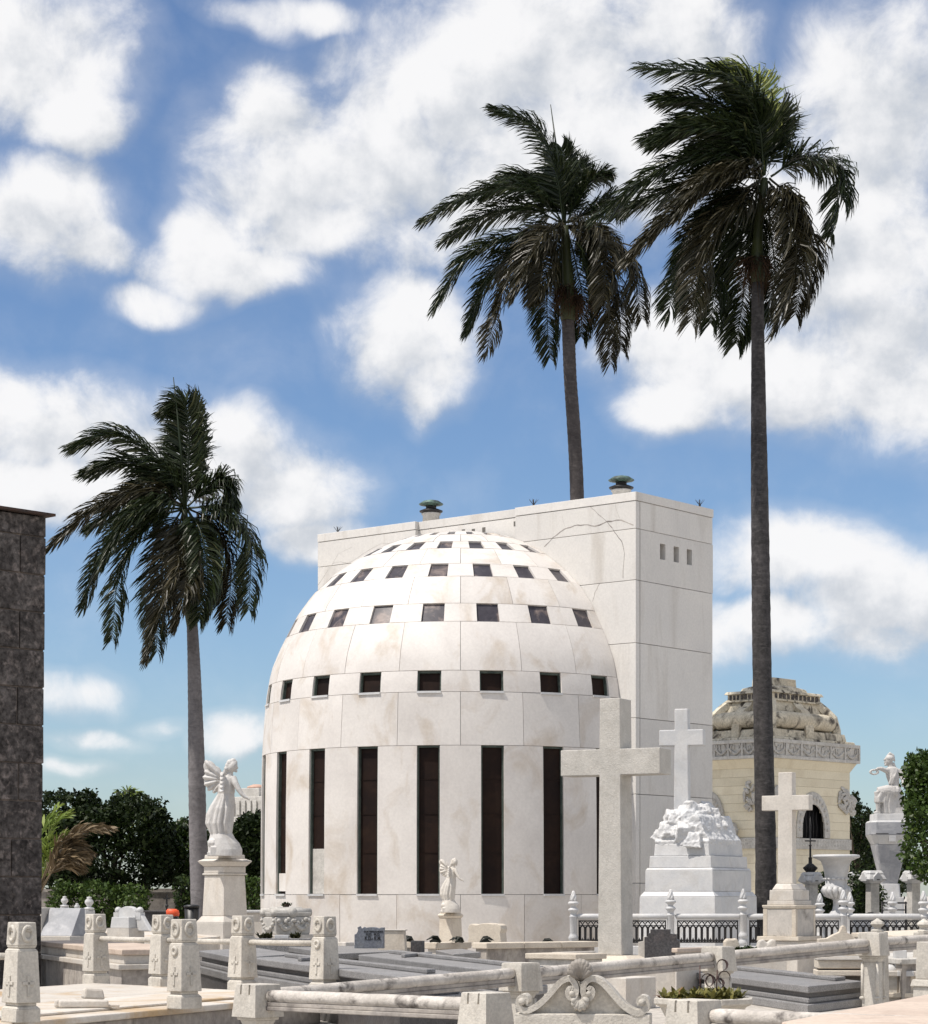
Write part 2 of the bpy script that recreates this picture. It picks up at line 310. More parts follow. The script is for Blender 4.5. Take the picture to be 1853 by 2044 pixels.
        if remesh:
            m = o.modifiers.new('remesh', 'REMESH'); m.mode = 'VOXEL'; m.voxel_size = remesh; m.use_smooth_shade = True
            if smooth_it: k = o.modifiers.new('smooth', 'SMOOTH'); k.iterations = smooth_it; k.factor = .5
        if bevel:
            m = o.modifiers.new('bevel', 'BEVEL'); m.width = bevel; m.segments = segs; m.limit_method = 'ANGLE'; m.angle_limit = R(38); m.harden_normals = False
        if label: o['label'] = label
        return o

def thing(name, label, cat, loc=(0, 0, 0), rz=0, group=None):
    o = bpy.data.objects.new(name, None); COL.objects.link(o); o.location = loc; o.rotation_euler = (0, 0, rz); o.empty_display_size = .2
    o['label'] = label; o['category'] = cat
    if group: o['group'] = group
    return o
def kids(o): return [c for c in bpy.data.objects if c.parent is o]
def dup(root, loc, rz=None, label=None, group=None, scale=None):
    r = root.copy(); COL.objects.link(r); r.location = loc
    if rz is not None: r.rotation_euler = (0, 0, rz)
    if label: r['label'] = label
    if group: r['group'] = group
    if scale: r.scale = (scale,) * 3
    for c in kids(root):
        k = c.copy(); COL.objects.link(k); k.parent = r
        for g in kids(c): h = g.copy(); COL.objects.link(h); h.parent = k
    return r
def struct(o): o['kind'] = 'structure'; return o

class Tier:      # a rotated rectangular block fitted to its left, corner and right edges
    def __init__(s, xl, xc, xr, Z, a):
        a = R(a); s.a = a; X = (xc - CX) / F * Z; ul = (xl - CX) / F; ur = (xr - CX) / F
        s.w = (X - ul * Z) / (math.cos(a) + ul * math.sin(a)); s.d = (ur * Z - X) / (math.sin(a) - ur * math.cos(a))
        s.c = Vector((X - s.w / 2 * math.cos(a) + s.d / 2 * math.sin(a), Z + s.w / 2 * math.sin(a) + s.d / 2 * math.cos(a), 0))
        s.rz = -a; s.span = xr - xl; s.Zc = s.c.y
    def ext(s, span):       # half growth for another visible span
        return (span - s.span) / (2 * (math.cos(s.a) + math.sin(s.a))) * s.Zc / F
    def zc(s, y, e=0): return zat(y, s.c.y - (s.w / 2 + e) * math.sin(s.a) - (s.d / 2 + e) * math.cos(s.a))
    def box(s, mb, span_b, yb, span_t, yt, z0=None, z1=None):
        e0, e1 = s.ext(span_b), s.ext(span_t)
        return mb.cbox(s.w + 2 * e0, s.d + 2 * e0, s.w + 2 * e1, s.d + 2 * e1, s.zc(yb, e0) if z0 is None else z0, s.zc(yt, e1) if z1 is None else z1)

# ------------------------------------------------------------------ setting
g = MB(); g.add([(-400, -40, 0), (400, -40, 0), (400, 1500, 0), (-400, 1500, 0)], [(0, 1, 2, 3)]); struct(g.build('ground', 'ground'))
g = MB(); g.add([(-60, 43, .004), (60, 39.5, .004), (60, 42.5, .004), (-60, 46, .004)], [(0, 1, 2, 3)]); struct(g.build('path', 'asphalt'))

# ------------------------------------------------------------------ domed mausoleum
AX = Vector(((920 - CX) / F * 58, 58, 0)); WA = R(39.4); e1 = Vector((math.cos(WA), -math.sin(WA), 0)); e2 = Vector((math.sin(WA), math.cos(WA), 0))
PROF = [(5.02, 0), (5.02, 1.65), (5.01, 3.7), (4.985, 5.08), (4.92, 6.1), (4.87, 6.6), (4.76, 7.2), (4.56, 7.7), (4.36, 8.1), (4.09, 8.62), (3.73, 9.11), (3.23, 9.58), (2.65, 9.99), (2.01, 10.33), (1.37, 10.56), (.7, 10.69), (0.02, 10.73)]
pz = [p[1] for p in PROF]; pr = [p[0] for p in PROF]
ar = [0.0]
for i in range(1, len(PROF)): ar.append(ar[-1] + math.hypot(PROF[i][0] - PROF[i - 1][0], PROF[i][1] - PROF[i - 1][1]))
def rz_at(z): return float(np.interp(z, pz, pr))
dome_root = thing('domed_mausoleum', 'white marble mausoleum, half dome pierced by rows of dark windows against a tall box tower', 'mausoleum', AX, -WA)
# local frame: x along the wall, -y outwards from the wall; world angle s (from -Y towards +X)
def dome_pt(s_deg, z, off=0):
    s = R(s_deg); zz = np.interp(z, pz, ar); r = rz_at(z)
    # outward normal of the profile
    k = max(1, min(len(pz) - 2, int(np.searchsorted(pz, z)))); dr = pr[k] - pr[k - 1]; dz = pz[k] - pz[k - 1]; l = math.hypot(dr, dz) or 1
    nr, nz = dz / l, -dr / l
    rr = r + nr * off; h = z + nz * off
    d = Vector((math.sin(s), -math.cos(s), 0)) * rr
    return Vector((d.dot(e1), d.dot(e2), h))
def curved(mb, s0, s1, z0, z1, o0, o1, ns=5, nz=4):
    # zs spaced so a curved course follows the profile
    vs = []; fs = []; n = (ns + 1) * (nz + 1)
    for o in (o0, o1):
        for j in range(nz + 1):
            for i in range(ns + 1): vs.append(dome_pt(s0 + (s1 - s0) * i / ns, z0 + (z1 - z0) * j / nz, o))
    w = ns + 1; vs += vs
    for j in range(nz):
        for i in range(ns):
            a = j * w + i; fs.append((a, a + 1, a + w + 1, a + w)); b = n + a; fs.append((b, b + w, b + w + 1, b + 1))
    for i in range(ns):
        q = 2 * n; fs.append((q + i + 1, q + i, q + n + i, q + n + i + 1)); a = q + nz * w + i; fs.append((a, a + 1, n + a + 1, n + a))
    for j in range(nz):
        q = 2 * n; a = q + j * w; fs.append((a, a + w, n + a + w, n + a)); a = q + j * w + ns; fs.append((a + w, a, n + a, n + a + w))
    mb.add(vs, fs, False); 
    # only the big outer face is smooth
    base = len(mb.sm) - len(fs)
    for k in range(2 * ns * nz): mb.sm[base + k] = True
SP = 17.1; S_MIN, S_MAX = -129.4, 50.6
centres = [8.55 + SP * k for k in range(-8, 3)]
mids = [SP * k for k in range(-8, 4)]
def hw(z0, z1, px): return math.degrees(px / 2 * 54 / F / rz_at((z0 + z1) / 2))
courses = [('solid', 0, 1.64), ('slit', 1.64, 5.08, 46), ('solid', 5.08, 6.32), ('win', 6.32, 6.82, 48), ('solid', 6.82, 8.0),
           ('win', 8.0, 8.45, 45), ('solid', 8.45, 9.15), ('win', 9.15, 9.50, 38), ('solid', 9.50, 9.96), ('win', 9.96, 10.19, 29), ('solid', 10.19, 10.46), ('win', 10.46, 10.57, 15)]
GP = .010
m = MB(); curved(m, S_MIN, S_MAX, 0, 10.66, -.42, -.36, 40, 30); m.build('inner_shell', 'joint', dome_root)
m = MB(); curved(m, S_MIN, S_MAX, 10.57, 10.725, -.12, 0, 30, 3); m.build('dome_cap', 'dome', dome_root)
def clampS(a): return max(S_MIN + .15, min(S_MAX - .15, a))
for c in courses:
    z0, z1 = c[1] + GP * .5, c[2] - GP * .5
    gd = math.degrees(GP / rz_at((z0 + z1) / 2)) / 2
    if c[0] == 'solid':
        for i in range(len(mids) + 1):
            a = mids[i - 1] if i > 0 else -200; b = mids[i] if i < len(mids) else 200
            a, b = clampS(a), clampS(b)
            if b - a < .6: continue
            m = MB(); curved(m, a + gd, b - gd, z0, z1, -.10, rng.uniform(-.004, .004), 6, 5); m.build('marble_panel', 'dome', dome_root)
    else:
        h = hw(z0, z1, c[3]); deep = .12 if c[1] < 7 else .05
        for i in range(len(centres) + 1):
            a = centres[i - 1] + h if i > 0 else -200; b = centres[i] - h if i < len(centres) else 200
            a, b = clampS(a), clampS(b)
            if b - a < .4: continue
            m = MB(); curved(m, a, b, z0, z1, -.33, rng.uniform(-.003, .003), 4, 4 if c[0] == 'win' else 6); m.build('marble_panel', 'dome', dome_root)
        for ci in centres:
            if ci - h < S_MIN or ci + h > S_MAX: continue
            m = MB(); curved(m, ci - h + .02, ci + h - .02, c[1] - .005, c[2] + .005, -deep - .04, -deep, 2, 3)
            wn = m.build('window', 'pane' if c[1] < 7 else 'pane2', dome_root)
            if c[1] < 7:      # weathered green frame just inside the opening
                m = MB(); fw = math.degrees(.034 / 5)
                for (a, b) in ((ci - h + .03, ci - h + fw), (ci + h - fw, ci + h - .03)): curved(m, a, b, c[1] + .01, c[2] - .01, -.14, -.05, 1, 3)
                curved(m, ci - h + .03, ci + h - .03, c[2] - .045, c[2] - .006, -.14, -.06, 2, 1)
                m.build('frame', 'frame', wn)
                m = MB(); curved(m, ci - h + .02, ci + h - .02, c[1] - .035, c[1] + .015, -.2, .035, 2, 1); m.build('sill', 'white', wn)
            if c[0] == 'slit':
                m = MB()
                for zz in (2.6, 3.5, 4.3): curved(m, ci - h + fw, ci + h - fw, zz, zz + .012, -deep - .01, -deep + .012, 2, 1)
                m.build('glazing_bar', 'pane', wn)
                if abs(ci + 42.75) < 1: 
                    m = MB(); curved(m, ci - h + fw, ci + h - .05, 1.66, 2.72, -.118, -.10, 2, 2); m.build('lower_panel', 'frieze', wn, label='grey panel standing in for the sunlit lower part of the slit')  # added grey panel: sunlight in the slit's lower part, put into its colour
                if abs(ci + 59.85) < 1: 
                    m = MB(); curved(m, ci - h + fw, ci + h - .05, 1.72, 2.15, -.118, -.07, 2, 2); m.build('lower_panel', 'dome', wn, label='pale panel at the foot of the slit')  # pale panel just in front of the pane's foot

# tower: courses of marble panels round a core
TL, TR, TD = -4.92, 5.38, 3.31
zc_ = [0, 1.91, 4.02, 5.83, 7.61, 9.10, 10.32, 10.98]
m = MB(); m.box(TL + .16, TR - .16, .30, TD - .12, 0, 10.99); m.build('tower_core', 'joint', dome_root)
segs = [(TL, -1.5, 0.0), (-1.5, 1.74, .14), (1.74, TR, 0.0)]
for k in range(7):
    z0, z1 = zc_[k] + .006, zc_[k + 1] - .006
    for (a, b, off) in segs:
        m = MB(); m.box(a + .004, b - .004, off, off + .16, z0, z1); m.build('wall_panel', 'wall', dome_root, bevel=.006, segs=1)
    m = MB()
    if k == 5:      # three square vents cut through the side panel
        hx = [(1.00, 1.23), (1.58, 1.81), (2.15, 2.38)]; hz = (9.70, 10.08)
        xs = [.182] + [v for h in hx for v in h] + [TD - .005]
        for i in range(len(xs) - 1):
            if i % 2: 
                m.box(TR - .18, TR, xs[i], xs[i + 1], z0, hz[0]); m.box(TR - .18, TR, xs[i], xs[i + 1], hz[1], z1)
            else: m.box(TR - .18, TR, xs[i], xs[i + 1], z0, z1)
    else: m.box(TR - .16, TR, .182, TD - .02, z0, z1)
    m.build('wall_panel', 'wall', dome_root, bevel=0 if k == 5 else .006, segs=1)
    m = MB(); m.box(TL, TL + .16, .165, TD - .005, z0, z1); m.build('wall_panel', 'wall', dome_root)
    m = MB(); m.box(TL + .17, TR - .17, TD - .1, TD, z0, z1); m.build('wall_panel', 'wall', dome_root)
for (a, b, off) in segs:
    m = MB(); m.box(a + .002, b - .002, off - .012, TD * .5, 10.985, 11.19); m.build('coping', 'wall', dome_root, bevel=.008)
m = MB(); m.box(TL, TR, TD * .5 + .004, TD + .012, 10.985, 11.188); m.build('coping', 'wall', dome_root, bevel=.008)
m = MB(); m.box(TR + .001, TR + .014, -.01, TD * .5, 10.987, 11.187); m.box(TR + .001, TR + .014, TD * .5 + .004, TD, 10.987, 11.187); m.build('coping', 'wall', dome_root)
# cracks in the veneer, following the ones in the stone
MW = Matrix.Translation(AX) @ Matrix.Rotation(-WA, 4, 'Z'); MWi = MW.inverted()
def wall_hit(px, py):
    o = MWi @ Vector((0, 0, CAMZ)); d = (MWi @ V(px, py, 50)) - o
    t = (-.002 - o.y) / d.y; return o + d * t
def crack(crop, pts, w=.02):
    x0, y0, sc = crop; P = [wall_hit(x0 + p[0] * sc, y0 + p[1] * sc) for p in pts]
    Q = [P[0]]
    for a, b in zip(P, P[1:]):
        for k in range(1, 4): Q.append(a.lerp(b, k / 3) + (Vector((random.uniform(-.014, .014), 0, random.uniform(-.014, .014))) if k < 3 else Vector()))
    m = MB()
    for a, b in zip(Q, Q[1:]):
        d = (b - a); n = Vector((-d.z, 0, d.x)).normalized() * w * random.uniform(.28, .6)
        m.hexa([a + n, a - n, a - n + Vector((0, .004, 0)), a + n + Vector((0, .004, 0))], [b + n, b - n, b - n + Vector((0, .004, 0)), b + n + Vector((0, .004, 0))])
    m.build('crack', 'frieze' if w < .013 else 'old', dome_root)
C7 = (950, 930, .27352); C6 = (500, 950, .27352)
crack(C7, [(500, 590), (560, 525), (650, 460), (720, 436), (790, 430), (870, 440), (960, 405), (1060, 395), (1150, 432)], .028)
crack(C7, [(830, 290), (890, 350), (960, 410), (1010, 480), (1065, 550), (1085, 640), (1075, 820)], .016)
crack(C7, [(1010, 250), (1030, 330), (1050, 385)], .012); crack(C7, [(905, 855), (870, 920), (852, 990)], .018); crack(C7, [(630, 360), (650, 440)], .008)
crack(C6, [(490, 800), (545, 720), (600, 640), (660, 625), (715, 635), (760, 610), (850, 550), (960, 490), (1020, 490)], .012)
crack(C6, [(600, 640), (640, 570), (740, 520)], .007)
# small square scuppers high on the wall
for (px, py) in ((918, 1060), (938, 1059), (959, 1056), (1022, 1044)):
    h = wall_hit(px, py); m = MB(); off = .14 if px < 1030 else 0
    m.box(h.x - .05, h.x + .05, off - .006, off + .02, h.z - .06, h.z + .06); m.build('scupper', 'joint', dome_root)
def vent(px, label, ty):
    h = wall_hit(px, 1000); p = MW @ Vector((h.x, ty, 11.19))
    t = thing('roof_vent', label, 'roof vent', p, 0, 'vents on the mausoleum roof'); t.scale = (1.12, 1.12, 1.3)
    m = MB(); m.lathe([(.20, -.01), (.19, .14), (.22, .16), (.22, .19)], 18); m.build('neck', 'frieze', t)
    m = MB(); m.lathe([(.15, .19), (.26, .21), (.27, .235), (.17, .27), (.13, .27)], 20); m.build('lower_disc', 'iron', t)
    m = MB(); m.lathe([(.12, .27), (.12, .34)], 14); m.build('throat', 'iron', t)
    m = MB(); m.lathe([(.10, .33), (.27, .355), (.285, .37), (.18, .43), (.05, .455), (.01, .46)], 20); m.build('cap', 'bronze', t)
vent(838, 'left green-capped roof vent, half hidden behind the lower end of the parapet', .45)
vent(1204, 'right green-capped roof vent near the raised corner of the tower roof', .75)
def spike(px, ty, lab, endx=None):
    h = wall_hit(px, 1000); p = MW @ Vector((h.x if endx is None else endx, ty, 11.19))
    m = MB(); m.tube([(0, 0, 0), (0, 0, .2)], .012, 5)
    for k in range(7):
        a = k * 2 * math.pi / 7; m.tube([(0, 0, .06), (math.cos(a) * .12, math.sin(a) * .12, .2)], [.008, .003], 4)
    m.ball((0, 0, .06), .03, 6, 4)
    o = m.build('lightning_rod', 'iron'); o.location = p; o['label'] = lab; o['category'] = 'lightning rod'; o['group'] = 'spiky rods on the tower roof'
spike(659, .3, 'small spiky rod on the far left end of the tower parapet'); spike(1053, .25, 'small spiky rod in the middle of the tower parapet, beside the palm trunk')
spike(1400, 2.9, 'small spiky rod at the right back corner of the tower roof', TR - .12)
# ------------------------------------------------------------------ palms
def catmull(P, n):
    P = [P[0] * 2 - P[1]] + P + [P[-1] * 2 - P[-2]]; out = []; k = len(P) - 3
    for i in range(n + 1):
        u = i / n * k; j = min(int(u), k - 1); t = u - j; a, b, c, d = P[j:j + 4]
        out.append(.5 * ((2 * b) + (c - a) * t + (2 * a - 5 * b + 4 * c - d) * t * t + (3 * b - a - 3 * c + d) * t ** 3))
    return out
def frond_mesh(pts, L, nl=120, wid=.022, wind=Vector((-.5, 0, -.05)), grav=.75, rach=.035, bare=.10, stiff=1.15):
    C = catmull(pts, 26); mb = MB(); n = len(C)
    mb.tube(C, [rach * (1 - .85 * i / (n - 1)) for i in range(n)], 5)
    down = Vector((0, 0, -1))
    for i in range(nl):
        t = bare + (1 - bare) * (i + random.random() * .8) / nl
        u = t * (n - 1); j = min(int(u), n - 2); p = C[j].lerp(C[j + 1], u - j); d = (C[j + 1] - C[j]).normalized()
        side = d.cross(Vector((0, 0, 1)))
        if side.length < .25: side = d.cross(Vector((.3, 1, .2)))
        side.normalize(); upv = side.cross(d).normalized()
        for sgn in (-1, 1):
            if random.random() < .04: continue
            lift = random.uniform(-.5, .65)
            fw = random.uniform(.35, .8) + .6 * t * t
            l = L * (.42 + .58 * math.sin(math.pi * min(1, (.18 + t * .75)) ** .9)) * random.uniform(.85, 1.08) * (1 if t < .9 else .85)
            d0 = (side * sgn + upv * lift + d * fw).normalized()
            d1 = (d0 * stiff + down * grav * random.uniform(.4, 1.1) + wind * random.uniform(.3, .9) + d * .35).normalized()
            d2 = (d0 * stiff * .4 + down * grav * random.uniform(.7, 1.5) + wind * random.uniform(.4, 1.1) + d * .2).normalized()
            a = p; b = a + d0 * l * .36; c = b + d1 * l * .36; e = c + d2 * l * .30
            wv = (d * random.uniform(.5, 1) + upv * random.uniform(-.7, .7)).cross(d1)
            wv = wv.cross(d1).normalized() if wv.length > 1e-3 else d
            w = wid * random.uniform(.7, 1.2)
            mb.add([a - wv * w * .3, a + wv * w * .3, b - wv * w, b + wv * w, c - wv * w * .85, c + wv * w * .85, e], [(0, 1, 3, 2), (2, 3, 5, 4), (4, 5, 6)])
    return mb
def palm(label, Z, trunk_px, crown, crop, fronds, tmat, wtop, spear=None, L=.85, seed=1, base_px=None, bract=None, shaft_px=None, nl=245):
    random.seed(seed); x0, y0, sc = crop
    tp = [V(a, b, Z) for a, b, w in trunk_px]; base = Vector((tp[0].x, Z, 0))
    t = thing('royal_palm', label, 'palm tree', base, 0, 'royal palms behind the graves')
    m = MB(); P = [Vector((0, 0, -.2))] + [p - base for p in tp]; rd = [trunk_px[0][2] * .5 * Z / F * 1.12] + [w * .5 * Z / F for a, b, w in trunk_px]
    C = catmull(P, 44); rr = [float(np.interp(i / 44 * (len(rd) - 1), range(len(rd)), rd)) for i in range(45)]
    PP = []; RR = []
    for i in range(44):     # ring scars
        for k in range(3):
            PP.append(C[i].lerp(C[i + 1], k / 3)); RR.append(rr[i] * (1.0 + (.022 if k == 0 else -.008) + random.uniform(-.01, .01)))
    PP.append(C[-1]); RR.append(rr[-1])
    m.tube(PP, RR, 18); m.build('trunk', tmat, t)
    cr = V(crown[0] * sc + x0, crown[1] * sc + y0, Z) - base
    m = MB(); q = tp[-1] - base; k = [V(a, b, Z) - base for a, b in (shaft_px or [])]
    S = catmull([q] + k + [cr], 10); w0 = wtop * .5 * Z / F
    m.tube(S, [w0 * (1.02 + .3 * math.sin(math.pi * min(1, i / 4))) * (1 - .045 * i) for i in range(11)], 14); m.build('crownshaft', 'shaft', t)
    for fi, (pts, dz, kind) in enumerate(fronds):
        W = []
        for i, (a, b) in enumerate(pts):
            s = i / (len(pts) - 1); W.append(V(x0 + a * sc, y0 + b * sc, Z) - base + Vector((0, dz * math.sin(s * math.pi * .5), 0)))
        up = pts[-1][1] < crown[1] - 150
        mb = frond_mesh(W, L * random.uniform(.92, 1.1), nl=nl, grav=.36 if up else .5)
        mb.build('frond', {'g': 'palm', 'b': 'palmb', 'y': 'palmy'}[kind], t)
    if spear:
        m = MB(); m.tube([cr, V(x0 + spear[0][0] * sc, y0 + spear[0][1] * sc, Z) - base, V(x0 + spear[1][0] * sc, y0 + spear[1][1] * sc, Z) - base], [.06, .04, .012], 6); m.build('spear_leaf', 'palm', t)
    for (bx, by) in (bract or []):
        m = MB(); q = V(x0 + bx * sc, y0 + by * sc, Z) - base
        for k in range(150):
            d = Vector((random.gauss(0, .25), random.gauss(-.1, .3), -abs(random.gauss(.45, .25)))); a = q + Vector((random.gauss(0, .12), random.gauss(0, .12), .25))
            m.tube([a, a + d * .6 + Vector((0, 0, .05)), a + d * 1.2 - Vector((0, 0, .1))], [.018, .012, .004], 3)
        m.build('fruit_stalk', 'bract', t)
    return t
KL = (90, 740, .3076)
palm('shorter royal palm left of the dome, its lower fronds hanging over a grey leaning trunk', 66,
     [(402, 1900, 37), (396, 1700, 35), (393, 1550, 34), (390, 1420, 29), (387, 1320, 25), (384, 1250, 22)], (905, 900), KL, [
     ([(915, 885), (925, 640), (930, 380), (890, 190), (760, 260)], .3, 'g'), ([(915, 885), (900, 600), (905, 380), (890, 130)], .8, 'g'),
     ([(905, 870), (760, 620), (480, 430), (185, 520)], -.4, 'g'), ([(890, 860), (700, 640), (470, 560), (230, 640)], .8, 'g'),
     ([(890, 870), (680, 790), (360, 900), (40, 1180)], -.6, 'b'), ([(890, 870), (700, 800), (480, 820), (250, 980)], 1.2, 'g'),
     ([(890, 890), (620, 920), (360, 1170), (225, 1520)], .5, 'g'), ([(890, 900), (670, 1000), (510, 1320), (460, 1770)], -.8, 'g'),
     ([(890, 900), (780, 1060), (690, 1400), (700, 1800)], .9, 'g'), ([(895, 920), (850, 1180), (800, 1500), (700, 1900)], -1.4, 'b'),
     ([(925, 880), (1040, 770), (1150, 710), (1195, 860)], .3, 'g'), ([(930, 890), (1150, 905), (1330, 1120), (1330, 1560)], -.3, 'g'),
     ([(930, 895), (1080, 980), (1190, 1250), (1160, 1620)], .7, 'b'), ([(930, 910), (1030, 1080), (1080, 1360), (1030, 1660)], -1.2, 'g'),
     ([(910, 920), (930, 1180), (950, 1420), (880, 1700)], -1.5, 'b'), ([(890, 880), (720, 880), (540, 1020), (420, 1300)], -1.3, 'g'),
     ([(910, 880), (800, 700), (620, 640), (470, 760)], 1.4, 'g'),
     ([(920, 890), (980, 1050), (1000, 1300), (960, 1560)], 1.3, 'b')],
     'trunk', 22, spear=((880, 500), (833, 42)), L=1.02, seed=3, shaft_px=[(375, 1150)], bract=[(870, 1350)])
KM = (830, 180, .29762)
palm('middle royal palm rising behind the tower with a broad drooping crown', 76,
     [(1156, 1860, 34), (1154, 1200, 31), (1152, 985, 28), (1146, 860, 27), (1139, 760, 26), (1136, 690, 26), (1134, 640, 25)], (1000, 910), KM, [
     ([(990, 890), (940, 560), (800, 270), (520, 150)], -.3, 'g'), ([(985, 890), (850, 640), (680, 540), (470, 640)], .9, 'g'),
     ([(980, 880), (720, 680), (380, 720), (60, 900)], -.4, 'g'), ([(980, 890), (740, 760), (470, 800), (190, 960)], .9, 'g'),
     ([(975, 900), (700, 980), (360, 1120), (130, 1470)], -.3, 'g'), ([(975, 905), (690, 1040), (480, 1260), (345, 1590)], .5, 'g'),
     ([(980, 910), (760, 1060), (590, 1360), (470, 1800)], -.9, 'b'), ([(990, 910), (880, 980), (760, 1180), (640, 1470)], -1.6, 'b'),
     ([(1000, 890), (1000, 640), (1000, 450), (985, 330)], .8, 'g'), ([(1000, 890), (1030, 640), (1070, 500), (1090, 430)], 1.3, 'g'),
     ([(1015, 890), (1100, 690), (1190, 590), (1290, 560)], .2, 'g'), ([(1020, 890), (1170, 800), (1290, 720), (1390, 760)], .6, 'g'),
     ([(1020, 905), (1230, 1000), (1430, 1180), (1510, 1560)], -.5, 'b'), ([(1020, 915), (1190, 1080), (1290, 1400), (1310, 1820)], .4, 'b'),
     ([(1015, 920), (1080, 1130), (1130, 1350), (1120, 1600)], 1.1, 'g'), ([(985, 920), (900, 1160), (890, 1450), (910, 1740)], 1.2, 'g'),
     ([(1020, 905), (1150, 960), (1260, 1100), (1240, 1500)], -1.3, 'b'), ([(985, 910), (870, 1100), (840, 1300), (800, 1470)], -1.4, 'b'),
     ([(1010, 890), (960, 690), (860, 560), (700, 540)], 1.2, 'g'),
     ([(1020, 910), (1200, 1010), (1360, 1330), (1390, 1700)], .9, 'b')],
     'trunk_m', 27, spear=((960, 500), (905, 95)), L=1.14, seed=4, shaft_px=[(1134, 560)], bract=[(1080, 1440), (1000, 1380)])
KR = (1200, 90, .3125)
palm('tallest royal palm at the right, wind-swept crown above a dark bare trunk', 62,
     [(1529, 1840, 44), (1529, 1700, 42), (1525, 1500, 39), (1521, 1300, 38), (1519, 1150, 37), (1517, 1000, 35), (1515, 850, 31), (1514, 740, 28), (1513, 640, 25), (1513, 565, 25)], (1045, 850), KR, [
     ([(1040, 830), (990, 480), (780, 240), (260, 180)], -.4, 'g'), ([(1040, 830), (940, 500), (680, 330), (370, 300)], .5, 'g'),
     ([(1045, 830), (1090, 560), (1100, 440), (1050, 390)], .3, 'g'), ([(1045, 830), (1070, 560), (1040, 390), (880, 280)], .7, 'g'),
     ([(1040, 800), (1020, 380), (975, 130), (770, 78)], .9, 'y'), ([(1030, 830), (880, 540), (640, 440), (310, 540)], .7, 'g'),
     ([(1025, 830), (820, 600), (570, 570), (330, 670)], -.6, 'g'), ([(1025, 840), (780, 720), (400, 800), (-40, 1130)], -.3, 'g'),
     ([(1025, 840), (800, 760), (480, 860), (110, 1010)], .9, 'g'), ([(1015, 850), (740, 880), (460, 1100), (150, 1440)], -1.0, 'b'),
     ([(1015, 860), (800, 1000), (560, 1260), (430, 1700)], .2, 'g'), ([(1010, 880), (850, 1060), (650, 1320), (545, 1850)], -1.3, 'b'),
     ([(1005, 890), (890, 1100), (770, 1400), (720, 1730)], .8, 'g'), ([(1085, 840), (1290, 730), (1530, 830), (1450, 1230)], -.2, 'g'),
     ([(1075, 850), (1220, 1010), (1310, 1320), (1230, 1740)], -.3, 'b'), ([(1070, 870), (1160, 1060), (1220, 1400), (1080, 1880)], -1.0, 'b'),
     ([(1060, 880), (1100, 1150), (1140, 1450), (1060, 1700)], 1.0, 'g'), ([(1010, 890), (960, 1250), (940, 1560), (900, 1830)], 1.3, 'g'),
     ([(1035, 835), (960, 640), (780, 540), (600, 600)], 1.3, 'g'), ([(1010, 870), (820, 970), (640, 1200), (590, 1540)], 1.4, 'g'),
     
     ([(1020, 850), (860, 860), (640, 960), (470, 1180)], -1.5, 'b')],
     'trunk_d', 25, L=1.18, seed=5, shaft_px=[(1513, 470)], bract=[(990, 1420)], nl=260)

# ------------------------------------------------------------------ clipped trees, hedges, plants
def leaf_cloud(name, n, sampler, size, material, parent, seed=1):
    r = np.random.default_rng(seed); P = sampler(n, r); n = len(P)
    u = r.normal(size=(n, 3)); u /= np.linalg.norm(u, axis=1, keepdims=True)
    w = np.cross(u, r.normal(size=(n, 3))); w /= np.linalg.norm(w, axis=1, keepdims=True)
    s = size * r.uniform(.6, 1.3, (n, 1)); nn = np.cross(u, w) * s * .18
    vs = np.stack([P - u * s * .5, P + w * s * .28 + nn, P + u * s * .5, P - w * s * .28 + nn], 1).reshape(-1, 3)
    me = bpy.data.meshes.new(name); me.vertices.add(4 * n); me.vertices.foreach_set('co', vs.ravel())
    me.loops.add(4 * n); me.loops.foreach_set('vertex_index', np.arange(4 * n)); me.polygons.add(n)
    me.polygons.foreach_set('loop_start', np.arange(0, 4 * n, 4)); me.update(calc_edges=True); me.validate()
    me.materials.append(MT[material]); o = bpy.data.objects.new(name, me); COL.objects.link(o); o.parent = parent; return o
def box_crown(boxes, lump=.35, fill=.30):   # clipped masses: leaves through the outer layer of rounded blocks, with sprigs and hollows
    def f(n, r):
        out = []; vol = [b[3] * b[4] * b[5] for b in boxes]; tot = sum(v ** .67 for v in vol)
        for b, v in zip(boxes, vol):
            k = int(n * v ** .67 / tot); d = r.normal(size=(k, 3)); p = 4.2
            d /= (np.abs(d) ** p).sum(1, keepdims=True) ** (1 / p)
            sc = 1 - fill * r.random((k, 1)) ** 1.6
            nn = np.array([noise.noise(Vector((x[0] * b[3] * 1.1 + b[0], x[1] * b[4] * 1.1 + b[1], x[2] * b[5] * 1.3 + b[2]))) for x in d])[:, None]
            q = d * np.array(b[3:6]) * sc + d * nn * lump + r.normal(0, .05, (k, 3)); out.append(q + np.array(b[:3]))
        return np.concatenate(out)
    return f
def clipped_tree(name, label, cat, loc, boxes, n, size, material, seed, trunk=None, group=None):
    t = thing(name, label, cat, loc, 0, group); leaf_cloud('crown', n, box_crown(boxes), size, material, t, seed)
    if trunk:
        m = MB(); h = trunk[0]; m.tube([(0, 0, -.1), (.05, 0, h * .5), (-.03, 0, h)], [trunk[1] * 1.2, trunk[1], trunk[1] * .8], 8)
        for k in range(5):
            a = k * 1.26; m.tube([(0, 0, h * .9), (math.cos(a) * .22, math.sin(a) * .22, h * 1.3), (math.cos(a) * .4, math.sin(a) * .4, h * 1.7)], [trunk[1] * .5, trunk[1] * .35, .03], 5)
        m.build('trunk', 'bark', t)
    return t
ZT = 76; U = ZT / F
def tx(px): return (px - CX) * U
